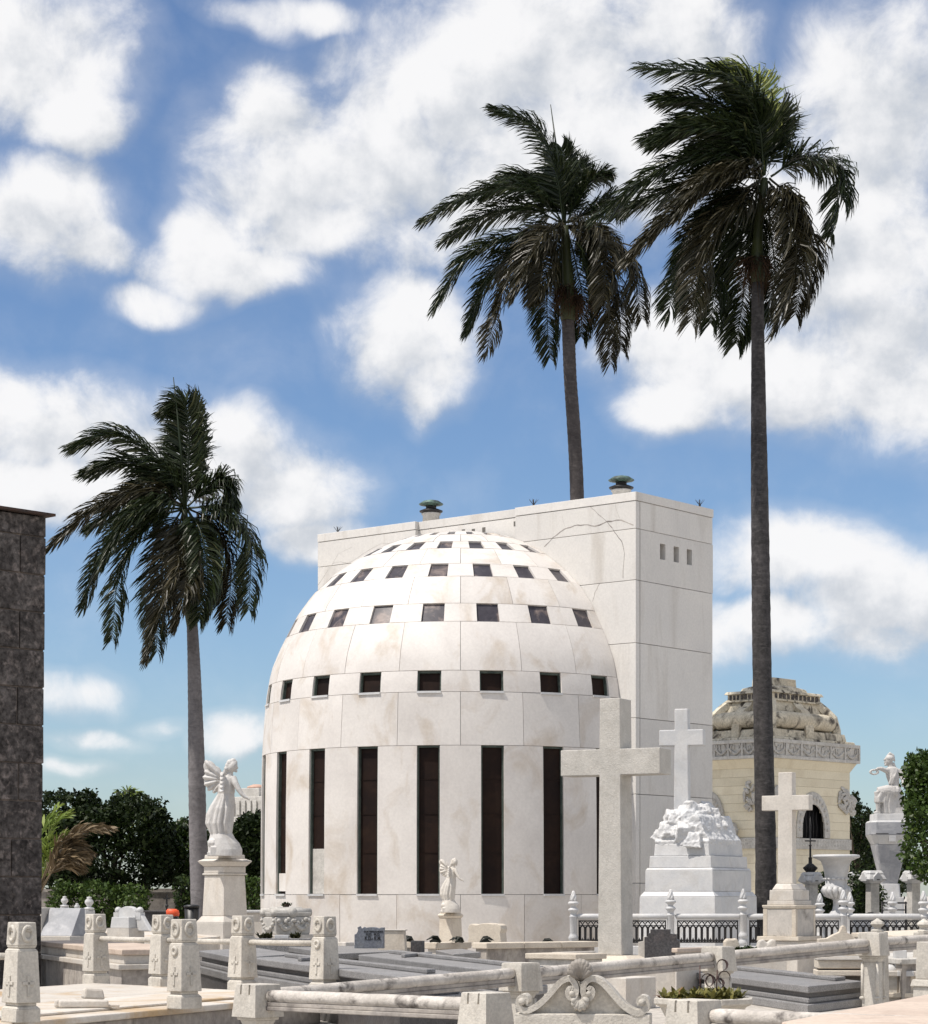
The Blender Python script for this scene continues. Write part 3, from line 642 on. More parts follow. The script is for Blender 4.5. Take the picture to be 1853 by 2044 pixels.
clipped_tree('clipped_tree', 'large dark clipped tree behind the blackened pillar, left of the shorter palm', 'tree', (tx(225), ZT, 0),
    [(tx(225) - tx(225), 0, zat(1690, ZT), 1.75, 1.7, 1.32), (tx(120) - tx(225), .6, zat(1640, ZT), 1.0, 1.5, .95), (tx(270) - tx(225), -.3, zat(1640, ZT), .95, 1.3, .8), (tx(165) - tx(225), .2, zat(1604, ZT), .35, .6, .35), (tx(178) - tx(225), .1, zat(1650, ZT), .8, 1.3, .75), (tx(315) - tx(225), .1, zat(1690, ZT), .45, 1.2, 1.15), (tx(120) - tx(225), .2, zat(1700, ZT), 1.0, 1.5, 1.1)], 18000, .19, 'leafd', 11, (1.9, .14), 'clipped trees along the back wall')
clipped_tree('clipped_tree', 'smaller clipped tree tucked between the large dark tree and the shorter palm trunk', 'tree', (tx(352), ZT + 2, 0),
    [(0, 0, zat(1700, ZT), .72, 1.2, 1.0)], 4500, .19, 'leafm', 12, (1.9, .1), 'clipped trees along the back wall')
clipped_tree('clipped_tree', 'clipped tree standing between the angel pedestal and the edge of the dome', 'tree', (tx(505), ZT + 1, 0),
    [(0, 0, zat(1686, ZT), .75, 1.3, .98)], 5200, .19, 'leafd', 13, (1.8, .12), 'clipped trees along the back wall')
clipped_tree('low_hedge', 'low clipped hedge under the large dark tree, before the stained wall', 'hedge', (tx(232), ZT - 2.5, 0),
    [(tx(250) - tx(232), 0, .85, 1.05, .8, 1.05), (tx(160) - tx(232), .5, .95, .55, .7, 1.0)], 8000, .15, 'leafl', 14, None, 'low hedges by the back wall')
clipped_tree('low_hedge', 'low clipped hedge behind the angel pedestal, against the dome', 'hedge', (tx(500), ZT - 2.5, 0),
    [(0, 0, .9, .75, .8, 1.2)], 4200, .15, 'leafl', 15, None, 'low hedges by the back wall')
clipped_tree('low_hedge', 'sliver of low hedge just left of the shorter palm trunk', 'hedge', (tx(381), ZT - 1, 0),
    [(0, 0, 1.2, .22, .6, .95)], 1300, .16, 'leafm', 16, None, 'low hedges by the back wall')
clipped_tree('clipped_tree', 'bushy dark green tree cut by the right edge of the picture, beside the seated warrior', 'tree', (V(1868, 1700, 58).x, 58, 0),
    [(.12, 0, zat(1630, 58), .84, 1.2, 1.5), (.05, 0, zat(1560, 58), .66, 1, .72)], 9000, .15, 'leafl', 17, (1.8, .1))
clipped_tree('leafy_tree', 'dark leafy tree in the distance between the yellow chapel and the warrior pedestal', 'tree', (V(1745, 1700, 90).x, 90, 0),
    [(0, 0, zat(1700, 90), 1.1, 1.5, 1.5), (-.5, 0, zat(1740, 90), .8, 1.4, 1.2), (.6, .5, zat(1730, 90), .8, 1, 1.2)], 6000, .22, 'leafm', 18, (1.5, .12))
clipped_tree('round_shrub', 'dark rounded shrub against the right wall of the yellow chapel', 'shrub', (V(1712, 1650, 86).x, 86, 0),
    [(0, 0, zat(1640, 86), .32, .5, .62), (.12, 0, zat(1700, 86), .2, .4, .9), (-.1, 0, zat(1600, 86), .15, .3, .35)], 2200, .13, 'leafd', 19, (2.6, .07))
clipped_tree('round_shrub', 'low green shrub behind the white urn and its fence posts', 'shrub', (V(1718, 1790, 61).x, 61, 0),
    [(-.1, 0, zat(1785, 61), .36, .5, .45), (.25, 0, zat(1795, 61), .3, .5, .5)], 2600, .11, 'leafm', 20)
clipped_tree('round_shrub', 'green shrub showing between the palm-side cross and the white urn', 'shrub', (V(1648, 1800, 61).x, 61, 0),
    [(0, 0, zat(1790, 61), .22, .5, .5)], 1400, .11, 'leafm', 21)
# young palm and dead fronds beside the pillar
random.seed(12)
def plant(name, label, cat, loc, fr, L, nl=50, group=None, crop=(60, 1560, .186), Z=60):
    t = thing(name, label, cat, loc, 0, group); b = Vector(loc)
    for pts, dz, m_ in fr:
        W = [V(crop[0] + a * crop[2], crop[1] + c * crop[2], Z) - b + Vector((0, dz * i, 0)) for i, (a, c) in enumerate(pts)]
        frond_mesh(W, L, nl=nl, wid=.028, wind=Vector((.05, 0, 0)), grav=.25, rach=.022, bare=.3, stiff=1.2).build('frond', m_, t)
    return t
Zp = 58
plant('young_palm', 'young palm with bright yellow-green fronds beside the blackened pillar', 'palm', (V(66, 1900, Zp).x, Zp, 0),
      [([(40, 1500), (120, 900), (230, 480), (400, 330)], .1, 'palmg'), ([(30, 1500), (60, 900), (110, 500), (260, 260)], .2, 'palmg'), ([(40, 1500), (150, 1000), (250, 750), (380, 560)], -.1, 'palmg')], .55, 34, None, Z=Zp)
plant('dead_palm', 'dried brown palm fronds slumping against the dark clipped tree', 'palm', (V(72, 1900, Zp - 1).x, Zp - 1, 0),
      [([(110, 1100), (250, 800), (500, 560), (860, 500)], 0, 'dry'), ([(110, 1150), (230, 860), (420, 700), (600, 760)], .1, 'dry'), ([(110, 1200), (260, 950), (400, 820), (560, 850)], -.1, 'dry'), ([(90, 1200), (200, 1000), (330, 900), (480, 930)], .15, 'dry')], .7, 70, None, Z=Zp - 1)
plant('distant_palm', 'small green palm top peeping over the large clipped tree', 'palm', (V(262, 1900, 95).x, 95, 0),
      [([(1060, 420), (1050, 200), (1060, 100), (1100, 130)], 0, 'palmg'), ([(1060, 420), (1060, 240), (1110, 110), (1180, 150)], .2, 'palmg'), ([(1060, 420), (1040, 240), (1010, 140), (980, 180)], -.2, 'palmg'), ([(1070, 1500), (1060, 700), (1060, 420), (1062, 380)], 0, 'palmg')], .5, 26, None, Z=95)
# back wall
Zw = 79
w = thing('back_wall', 'stained plaster wall behind the hedges at the left', 'wall', (tx(230), Zw, 0))
m = MB(); m.box(-14, 7.5, 0, .3, 0, 1.72); m.build('wall_face', 'old', w); m = MB(); m.box(-14.05, 7.55, -.05, .35, 1.722, 1.84); m.build('coping', 'old', w)

# ------------------------------------------------------------------ blackened pillar at the left
Zq = 40.0; a = R(47); corner = V(87, 1500, Zq); corner.z = 0
pl = thing('stone_pillar', 'tall blackened stone-block pillar cut by the left edge of the picture', 'pillar', corner, a)
# local x runs back-right along the visible face; corner at origin, block extends to -x
Htop = zat(1030, Zq)
def px_at(z): return (88 + (z / Htop) * 9 - 87 - 6) / F * Zq / math.cos(a)     # slight lean of the right edge
m = MB(); b0, b1 = px_at(0) - .005, px_at(Htop) - .005; m.hexa([(-4, .03, 0), (b0, .03, 0), (b0, 1.6, 0), (-4, 1.6, 0)], [(-4, .03, Htop - .02), (b1, .03, Htop - .02), (b1, 1.6, Htop - .02), (-4, 1.6, Htop - .02)]); m.build('mortar_core', 'mortar', pl)
rowh = .655; z = -.02; k = 0
while z < Htop - .02:
    z1 = min(z + rowh, Htop - .01); bx = px_at((z + z1) / 2); x = bx; first = True
    while x > -3.9:
        ln = random.uniform(.5, .75) if (first and k % 2) else random.uniform(.95, 1.35)
        x0 = max(-4.0, x - ln); m = MB(); m.box(x0 + .013, x - (0 if first else .013), random.uniform(-.012, .008), 1.62 if first else .3, z + .012, z1 - .012)
        m.build('stone_block', 'dark', pl, bevel=.014, segs=2, rough=.006); x = x0; first = False
    z = z1; k += 1
m = MB(); m.box(-4.1, px_at(Htop) + .12, -.12, 1.75, Htop + .0, Htop + .045); m.build('cap_slab', 'rust', pl)
# ------------------------------------------------------------------ yellow chapel
T = Tier(1392, 1540, 1697, 79, 43)
ch = thing('yellow_chapel', 'domed yellow chapel with grey carved frieze and heaped roof, behind the tallest palm', 'chapel', (T.c.x, T.c.y, 0), T.rz)
W_, D_ = 5.1, 5.1; ch.scale = (T.w / 5.1, T.d / 5.1, 1)
hz = lambda y: zat(y, 77.5)
def chz(y): return zat(y, 78.2)
m = MB(); m.cbox(W_ - .9, D_ - .9, W_ - .9, D_ - .9, 0, 6.2); m.build('wall_core', 'joint', ch)
zz = 0; k = 0
while zz < 6.15:       # courses of rusticated plaster; openings left for the arches
    z1 = min(zz + .30, 6.2)
    def hole(z): 
        if z < 3.65 or z > 4.93: return 0
        return .80 * math.sqrt(max(0, 1 - max(0, (z - 3.95) / .98) ** 2))
    h = hole((zz + z1) / 2)
    m = MB(); g_ = .005
    if h > .05:
        for side in range(2):
            for (p, q) in ((-W_ / 2, .08 - h), (.08 + h, W_ / 2)) if side else ((-W_ / 2, -1.6 - h), (-1.6 + h, W_ / 2)):
                if side: m.box(W_ / 2 - .12, W_ / 2, p + (.12 if p < -2 else 0), q, zz + g_, z1)
                else: m.box(p, q, -D_ / 2, -D_ / 2 + .12, zz + g_, z1)
        m.box(-W_ / 2, -W_ / 2 + .12, -D_ / 2 + .12, D_ / 2, zz + g_, z1); m.box(-W_ / 2 + .12, W_ / 2 - .12, D_ / 2 - .12, D_ / 2, zz + g_, z1)
    else: m.cbox(W_, D_, W_, D_, zz + g_, z1)
    m.build('wall_course', 'yellow', ch, bevel=.006, segs=1); zz = z1; k += 1
def ring(mb, cy, z0, r0, r1, x0, x1, n=14, stilt=.3, face='x'):
    pts = [(r, 0) for r in ()]
    def arc(r): return [(-r, 0)] + [(-r * math.cos(math.pi * i / n), stilt + r * 1.22 * math.sin(math.pi * i / n)) for i in range(n + 1)] + [(r, 0)]
    A, B = arc(r0), arc(r1)
    for i in range(len(A) - 1):
        q = [A[i], A[i + 1], B[i + 1], B[i]]
        f = (lambda u, d: (d, cy + u[0], z0 + u[1])) if face == 'x' else (lambda u, d: (cy + u[0], -d, z0 + u[1]))
        mb.hexa([f(u, x0) for u in q], [f(u, x1) for u in q])
for face, cy in (('x', .08), ('y', -1.6)):
    half = W_ / 2
    m = MB(); ring(m, cy, 3.62, .72, 1.08, half - .02, half + .09, face=face); 
    m.build('archivolt', 'frieze', ch, bevel=.02)
    m = MB()
    for i in range(15):
        an = math.pi * i / 14; u = (-.90 * math.cos(an), .3 + .90 * 1.22 * math.sin(an)); p = (half + .1, cy + u[0], 3.62 + u[1]) if face == 'x' else (cy + u[0], -half - .1, 3.62 + u[1]); m.ball(p, (.07, .07, .07), 7, 5)
    m.build('archivolt_beads', 'frieze', ch)
    m = MB()
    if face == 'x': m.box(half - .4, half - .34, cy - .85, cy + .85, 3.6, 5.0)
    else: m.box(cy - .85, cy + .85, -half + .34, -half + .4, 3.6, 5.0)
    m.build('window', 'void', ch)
    m = MB()
    for i in range(5):
        o = -.45 + i * .225; p = (lambda z, w=0: (half - .2, cy + o + w, z)) if face == 'x' else (lambda z, w=0: (cy + o + w, -half + .2, z))
        m.tube([p(3.65), p(4.0, .03), p(4.3, -.03), p(4.55)], .018, 5)
    m.build('window_grille', 'iron', ch)
m = MB()
for (x0, x1, y0, y1) in ((-W_ / 2 - .06, W_ / 2 + .07, -D_ / 2 - .07, -D_ / 2 - .001), (W_ / 2 + .001, W_ / 2 + .07, -D_ / 2, D_ / 2 + .06)): m.box(x0, x1, y0, y1, 3.22, 3.60)
m.build('sill_band', 'frieze', ch, bevel=.015)
m = MB()
for i in range(26):
    for zz in (3.33, 3.48):
        u = -W_ / 2 + .2 + i * .19
        m.box(u, u + .09, -D_ / 2 - .085, -D_ / 2 - .068, zz, zz + .07); m.box(W_ / 2 + .068, W_ / 2 + .085, u, u + .09, zz, zz + .07)
m.build('band_relief', 'frieze', ch)
m = MB(); m.cbox(W_ + .02, D_ + .02, W_ + .5, D_ + .5, 6.0, 6.32); m.build('cornice_cove', 'yellow', ch, bevel=.02)
E2 = W_ / 2 + .36
m = MB(); m.cbox(2 * E2 - .16, 2 * E2 - .16, 2 * E2 - .16, 2 * E2 - .16, 6.36, 6.93); m.build('frieze_back', 'frieze', ch)
m = MB(); m.cbox(2 * E2, 2 * E2, 2 * E2, 2 * E2, 6.32, 6.43); m.cbox(2 * E2, 2 * E2, 2 * E2, 2 * E2, 6.86, 6.98); m.build('frieze_rails', 'frieze', ch, bevel=.012)
random.seed(5)
for side in range(2):
    n = 6
    for i in range(n + 1):
        u = -E2 + i * (2 * E2 - .1) / n; m = MB()
        if side: m.box(E2 - .09, E2 - .001, u, u + .1, 6.432, 6.858)
        else: m.box(u, u + .1, -E2 + .001, -E2 + .09, 6.432, 6.858)
        m.build('frieze_post', 'frieze', ch)
        if i == n: continue
        m = MB(); w_ = (2 * E2 - .1) / n
        for j in range(9):      # swag and leaves of one panel
            s = (j + .5) / 9; p = u + .1 + s * (w_ - .12); z_ = 6.50 + .20 * abs(2 * s - 1) ** 1.5
            c = (E2 - .05, p, z_) if side else (p, -E2 + .05, z_); m.ball(c, (.06, .06, .06), 6, 4)
        for j in range(7):
            p = u + .14 + random.random() * (w_ - .2); z_ = random.uniform(6.62, 6.82); rot = Matrix.Rotation(random.uniform(-.9, .9), 3, 'X' if side else 'Y')
            c = (E2 - .05, p, z_) if side else (p, -E2 + .05, z_); m.ball(c, (.04, .045, .1), 6, 4, rot)
        m.build('swag_relief', 'frieze', ch)
def relief(pos, n, sp, material='frieze', normal='y', name='leaf_cluster', drop=.4):
    m = MB()
    for j in range(n):
        a_ = random.uniform(0, 6.28); r_ = sp * math.sqrt(random.random()); dx = r_ * math.cos(a_); dz = r_ * 1.25 * math.sin(a_) ; out = .12 * (1 - (r_ / sp) ** 2)
        rot = Matrix.Rotation(a_ + random.uniform(-.6, .6), 3, 'Y' if normal == 'y' else 'X')
        c = Vector(pos) + (Vector((dx, -out, dz)) if normal == 'y' else Vector((out, dx, dz)))
        m.ball(c, (.06, .07, .15), 7, 5, rot)
    return m.build(name, material, ch)
for (px, nrm) in ((-1.05 + 2.9, 'y'),):
    relief((1.1, -D_ / 2 - .03, 5.02), 34, .40); 
relief((W_ / 2 + .03, 2.15, 4.95), 34, .40, normal='x'); relief((W_ / 2 + .03, -2.3, 5.0), 26, .3, normal='x')
relief((W_ / 2 - .02, D_ / 2 + .12, 4.85), 24, .32, normal='x')
m = MB()
for k in range(16):      # big carved shell beside the left arch
    an = R(-70 + k * 9); p = Vector((.04, -D_ / 2 - .1, 3.9)); d = Vector((math.sin(an) * .62, -.22 - .12 * math.cos(an * 2), -math.cos(an) * .5 + .18))
    m.tube([p, p + d * .55 + Vector((0, -.12, .05)), p + d], [.07, .085, .03], 7)
m.ball((.04, -D_ / 2 - .1, 3.85), (.3, .25, .3), 10, 7)
m.build('carved_shell', 'frieze', ch)
# roof: stepped blocks, fat stone roll, ribs
m = MB(); m.cbox(5.5, 5.5, 5.4, 5.4, 6.985, 7.08); m.build('roof_slab', 'roof', ch, bevel=.03)
m = MB(); m.cbox(4.9, 4.9, 4.75, 4.75, 7.082, 7.36); m.build('roof_step', 'roof', ch, bevel=.03, rough=.015)
m = MB(); m.cbox(3.9, 3.9, 3.6, 3.6, 7.362, 7.62); m.build('roof_step', 'roof', ch, bevel=.03, rough=.015)
rr_ = []
hs_ = 2.08
for k in range(48):      # rounded-square roll
    an = 2 * math.pi * k / 48; p = 5.0; cx_ = math.copysign(abs(math.cos(an)) ** (2 / p), math.cos(an)); cy_ = math.copysign(abs(math.sin(an)) ** (2 / p), math.sin(an)); rr_.append((cx_ * hs_, cy_ * hs_, 7.72))
m = MB(); vs = []; fs = []
for k in range(48):
    c = Vector(rr_[k]); d = (Vector(rr_[(k + 1) % 48]) - Vector(rr_[k - 1])).normalized(); nrm = d.cross(Vector((0, 0, 1)))
    for j in range(12): b_ = 2 * math.pi * j / 12; vs.append(c + nrm * math.cos(b_) * .42 + Vector((0, 0, math.sin(b_) * .30)))
for k in range(48):
    for j in range(12): k2 = (k + 1) % 48; j2 = (j + 1) % 12; fs.append((k * 12 + j, k * 12 + j2, k2 * 12 + j2, k2 * 12 + j))
m.add(vs, fs, True); m.build('stone_roll', 'roof', ch, rough=.02)
m = MB(); m.cbox(3.7, 3.7, 3.0, 3.0, 7.6, 8.45); m.build('roof_hip', 'roof', ch, bevel=.04, rough=.02)
for k in range(4):
    for off in (0,):
        M4 = Matrix.Rotation(k * math.pi / 2, 4, 'Z'); m = MB()
        P = [(0, -2.5, 7.10), (0, -2.46, 7.5), (0, -2.36, 7.88), (0, -2.1, 8.1), (0, -1.8, 8.22), (0, -1.45, 8.5)]
        for p, q in zip(P, P[1:]):
            p, q = Vector(p), Vector(q); s_ = Vector((.26, 0, 0)); u_ = Vector((0, .16, -.12)); m.hexa([p - s_ + u_, p + s_ + u_, p + s_, p - s_], [q - s_ + u_, q + s_ + u_, q + s_, q - s_])
        m.xf(M4); m.build('roof_rib', 'roof', ch, bevel=.02)
        m = MB(); P = [(-2.1, -2.1, 7.08), (-2.08, -2.08, 7.45), (-1.98, -1.98, 7.85), (-1.75, -1.75, 8.1), (-1.35, -1.35, 8.45)]
        m.tube(P, [.22, .24, .24, .22, .2], 6, smooth=False); m.xf(M4); m.build('roof_rib', 'roof', ch)
m = MB(); m.cbox(3.3, 3.3, 3.3, 3.3, 8.40, 8.46); m.cbox(3.1, 3.1, 3.1, 3.1, 8.455, 8.68); m.cbox(3.35, 3.35, 3.2, 3.2, 8.68, 8.78); m.build('upper_tier', 'roof', ch, bevel=.02)
m = MB()
for k in range(4):
    n0 = len(m.v)
    for i in range(11): m.box(-1.4 + i * .262, -1.25 + i * .262, -1.575, -1.54, 8.49, 8.65)
    m.xf(Matrix.Rotation(k * math.pi / 2, 4, 'Z'), n0)
m.build('upper_relief', 'dark', ch)['kind'] = 'stuff'
m = MB(); m.lathe([(1.6, 8.78), (1.5, 8.92), (1.2, 8.98)], 8, smooth=False); m.build('octagonal_step', 'roof', ch, bevel=.02)
m = MB(); m.cbox(1.5, 1.5, 1.45, 1.45, 8.982, 9.28); m.build('top_block', 'roof', ch, bevel=.02)
# distant grey tomb behind the hedge
Zg = 105; tm = thing('distant_mausoleum', 'pale grey stepped mausoleum far behind the clipped tree, left of the dome', 'mausoleum', (V(512, 1700, Zg).x, Zg, 0), R(-30))
for nme, (w_, z0, z1) in dict(base=(2.6, 0, zat(1632, Zg)), tier=(2.0, zat(1632, Zg), zat(1592, Zg)), crown=(1.0, zat(1592, Zg), zat(1574, Zg))).items():
    m = MB(); m.cbox(w_, w_, w_, w_, z0, z1); m.build(nme, 'frieze', tm, bevel=.03)
for i in range(7):
    for s_ in range(2):
        u = -1.0 + i * .31; m = MB()
        if s_: m.box(1.0, 1.08, u, u + .2, zat(1628, Zg), zat(1600, Zg))
        else: m.box(u, u + .2, -1.08, -1.0, zat(1628, Zg), zat(1600, Zg))
        m.build('pilaster', 'frieze', tm, bevel=.01)
m = MB(); m.lathe([(.45, zat(1574, Zg)), (.4, zat(1570, Zg)), (.15, zat(1566, Zg))], 10); m.build('red_cap', mat('terracotta', (.52, .34, .26), (.44, .28, .21)), tm)

# ------------------------------------------------------------------ stone crosses
def cross_part(mb, w, t, h, arm, zc, ah, flare=0, z0=0):
    mb.extr([(-w / 2 - flare, z0), (w / 2 + flare, z0), (w / 2, zc - ah / 2), (arm / 2, zc - ah / 2), (arm / 2, zc + ah / 2), (w / 2, zc + ah / 2), (w / 2 - flare * .3, h), (-w / 2 + flare * .3, h), (-w / 2, zc + ah / 2), (-arm / 2, zc + ah / 2), (-arm / 2, zc - ah / 2), (-w / 2, zc - ah / 2)], -t / 2, t / 2)
T = Tier(1196, 1239, 1262, 41, 27)
zb = T.zc(1907); cr = thing('tall_cross', 'tallest plain stone cross, pitted beige, standing in front of the dome', 'cross', (T.c.x, T.c.y, 0), T.rz)
sc = T.w / 43 * 1.0
m = MB(); cross_part(m, T.w * .97, T.d, T.zc(1393), T.w * 198 / 43 , T.zc(1520.5), (1546.5 - 1495) * T.Zc / F, .03, zb); m.build('cross', 'cross', cr, bevel=.012, rough=.004)
m = MB()
for s0, s1, y0, y1 in ((1.35, .92, 1944, 1925), (.92, .50, 1925, 1906)):
    q = lambda r, z: [(r * math.cos(R(22.5 + 45 * k)) * 1.05, r * math.sin(R(22.5 + 45 * k)), z) for k in range(8)]
    pass
m.lathe([(.98, zb - .62), (.98, zb - .33), (.86, zb - .26), (.50, zb - .005)], 8, smooth=False); m.build('plinth', 'beige', cr, bevel=.012)
m = MB(); m.cbox(2.2, 2.2, 2.1, 2.1, 0, zb - .622); m.build('base_block', 'cream', cr, bevel=.015)

T = Tier(1276, 1428, 1512, 51, 29)
cr = thing('rock_cross_monument', 'stepped white monument with carved rock and white cross, right of the tall cross', 'monument', (T.c.x, T.c.y, 0), T.rz)
def tr(name, sb, yb, st, yt, material='white', bevel=.012, z0=None): m = MB(); T.box(m, sb, yb, st, yt, z0=z0); return m.build(name, material, cr, bevel=bevel)
tr('base_step', 238, 1900, 234, 1790, z0=0); tr('base_moulding', 234, 1789.7, 216, 1780); tr('second_step', 212, 1779.7, 211, 1737); tr('step_moulding', 211, 1736.7, 203, 1732)
tr('third_step', 196, 1731.7, 193, 1708); tr('rock_block', 176, 1707.7, 172, 1684)
# rough rock: lumpy hill over the block, its right flank left smooth
e_ = T.ext(172); hw_, hd_ = T.w / 2 + e_, T.d / 2 + e_; zr = T.zc(1684, e_) - .02
topz = T.zc(1590) - zr; random.seed(23)
m = MB(); m.box(-hw_, hw_, -hd_, hd_, zr - .02, zr + .10)
def rockh(u): return topz * (.99 * max(0, 1 - abs((u + .18) / .88) ** 2.1) ** .8 if u < .45 else 0) 
for k in range(85):
    u = random.uniform(-.97, .5); v = random.uniform(-.95, .75); h = random.random() ** .8 * max(.12, rockh(u) * (1 - .35 * abs(v) ** 2))
    s_ = random.uniform(.07, .17) * (1.25 - .4 * h / topz); rot = Matrix.Rotation(random.uniform(0, 3), 3, 'Z') @ Matrix.Rotation(random.uniform(-.7, .7), 3, 'X')
    w_ = max(.35, 1 - .28 * h / topz)
    n0 = len(m.v); q_ = s_ * 1.15; m.cbox(q_ * 2.6, q_ * 2, q_ * 1.9, q_ * 1.3, -q_ * .8, q_ * .8); m.xf(Matrix.Translation((u * hw_, v * hd_ * w_, zr + h)) @ rot.to_4x4(), n0)
for k in range(9):      # solid heart under the chunks
    u = -.85 + k * .155; h = max(.1, rockh(u)); m.loft([(zr, u * hw_, 0, .17, hd_ * .95), (zr + h * .6, u * hw_, 0, .17, hd_ * .8), (zr + h * .9, u * hw_, 0, .13, hd_ * .5)], 10)
# smooth right flank sweeping down to the block's edge
P = [(.35, .62), (.5, .66), (.62, .60), (.72, .42), (.82, .27), (.92, .17), (1.0, .12)]
for v0 in (-.96, -.5, 0, .5):
    m.extr([(.2 * hw_, zr)] + [(.2 * hw_, zr + .5 * topz)] + [(a_ * hw_, zr + b_ * topz) for a_, b_ in P] + [(hw_, zr)], v0 * hd_, min(1, v0 + .48) * hd_)
for k in range(12):
    u = random.uniform(.1, .72); m.ball((u * hw_, random.uniform(-.95, .6) * hd_, zr + topz * random.uniform(.25, .62) * (1.15 - .6 * u)), (.10, .09, .08), 6, 4)
o = m.build('carved_rock', 'white', cr, remesh=.018, smooth_it=2)
tt = bpy.data.textures.new('rock_tooth', 'CLOUDS'); tt.noise_scale = .10; tt.noise_depth = 4
dm = o.modifiers.new('disp', 'DISPLACE'); dm.texture = tt; dm.strength = .065; dm.texture_coords = 'LOCAL'
# cross on the rock
Zx = T.Zc - .05; k_ = Zx / F; cx_l = ((1364.5 - CX) * k_ - T.c.x) / math.cos(T.a)
ct = R(17); m = MB(); cross_part(m, 27 * k_ / math.cos(ct), .27, zat(1414, Zx), 86 * k_ / math.cos(ct), zat(1472, Zx), 32 * k_, .012, zat(1640, Zx)); m.xf(Matrix.Translation((cx_l, 0, 0)) @ Matrix.Rotation(T.a - ct, 4, 'Z')); m.build('cross', 'white', cr, bevel=.02, rough=.008)

T = Tier(1524, 1589, 1628, 45, 31)
cr = thing('small_cross', 'smaller plain cross on a stained square pedestal, right of the palm trunk', 'cross', (T.c.x, T.c.y, 0), T.rz)
def tr2(name, sb, yb, st, yt, material='cream', bevel=.01, z0=None): m = MB(); T.box(m, sb, yb, st, yt, z0=z0); return m.build(name, material, cr, bevel=bevel)
tr2('lower_block', 122, 1990, 122, 1879, z0=0); tr2('base_slab', 132, 1878.7, 130, 1870, 'beige'); tr2('pedestal', 103, 1869.7, 103, 1815, 'stained')
e_ = T.ext(104)
for (sx_, sy_) in ((1, -1), (-1, -1), (1, 1)):
    m = MB(); cxx, cyy = sx_ * (T.w / 2 + e_ - .04), sy_ * (T.d / 2 + e_ - .04); m.box(cxx - .045, cxx + .045, cyy - .045, cyy + .045, T.zc(1869.5, e_), T.zc(1815.2, e_)); m.build('corner_strip', 'beige', cr, bevel=.01)
tr2('pedestal_cap', 106, 1814.7, 112, 1807, 'beige', .02); tr2('plinth', 89, 1806.7, 88, 1798); tr2('upper_block', 79, 1797.7, 78, 1777); tr2('neck', 70, 1776.7, 52, 1764, bevel=.02)
Zx = T.Zc; k_ = Zx / F; cx_l = ((1572 - CX) * k_ - T.c.x) / math.cos(T.a)
m = MB(); cross_part(m, 26 * k_ / math.cos(T.a), .20, zat(1542, Zx), 87 * k_ / math.cos(T.a), zat(1603, Zx), 30 * k_, .01, zat(1764, Zx)); m.xf(Matrix.Translation((cx_l, 0, 0))); m.build('cross', 'cream', cr, bevel=.012)

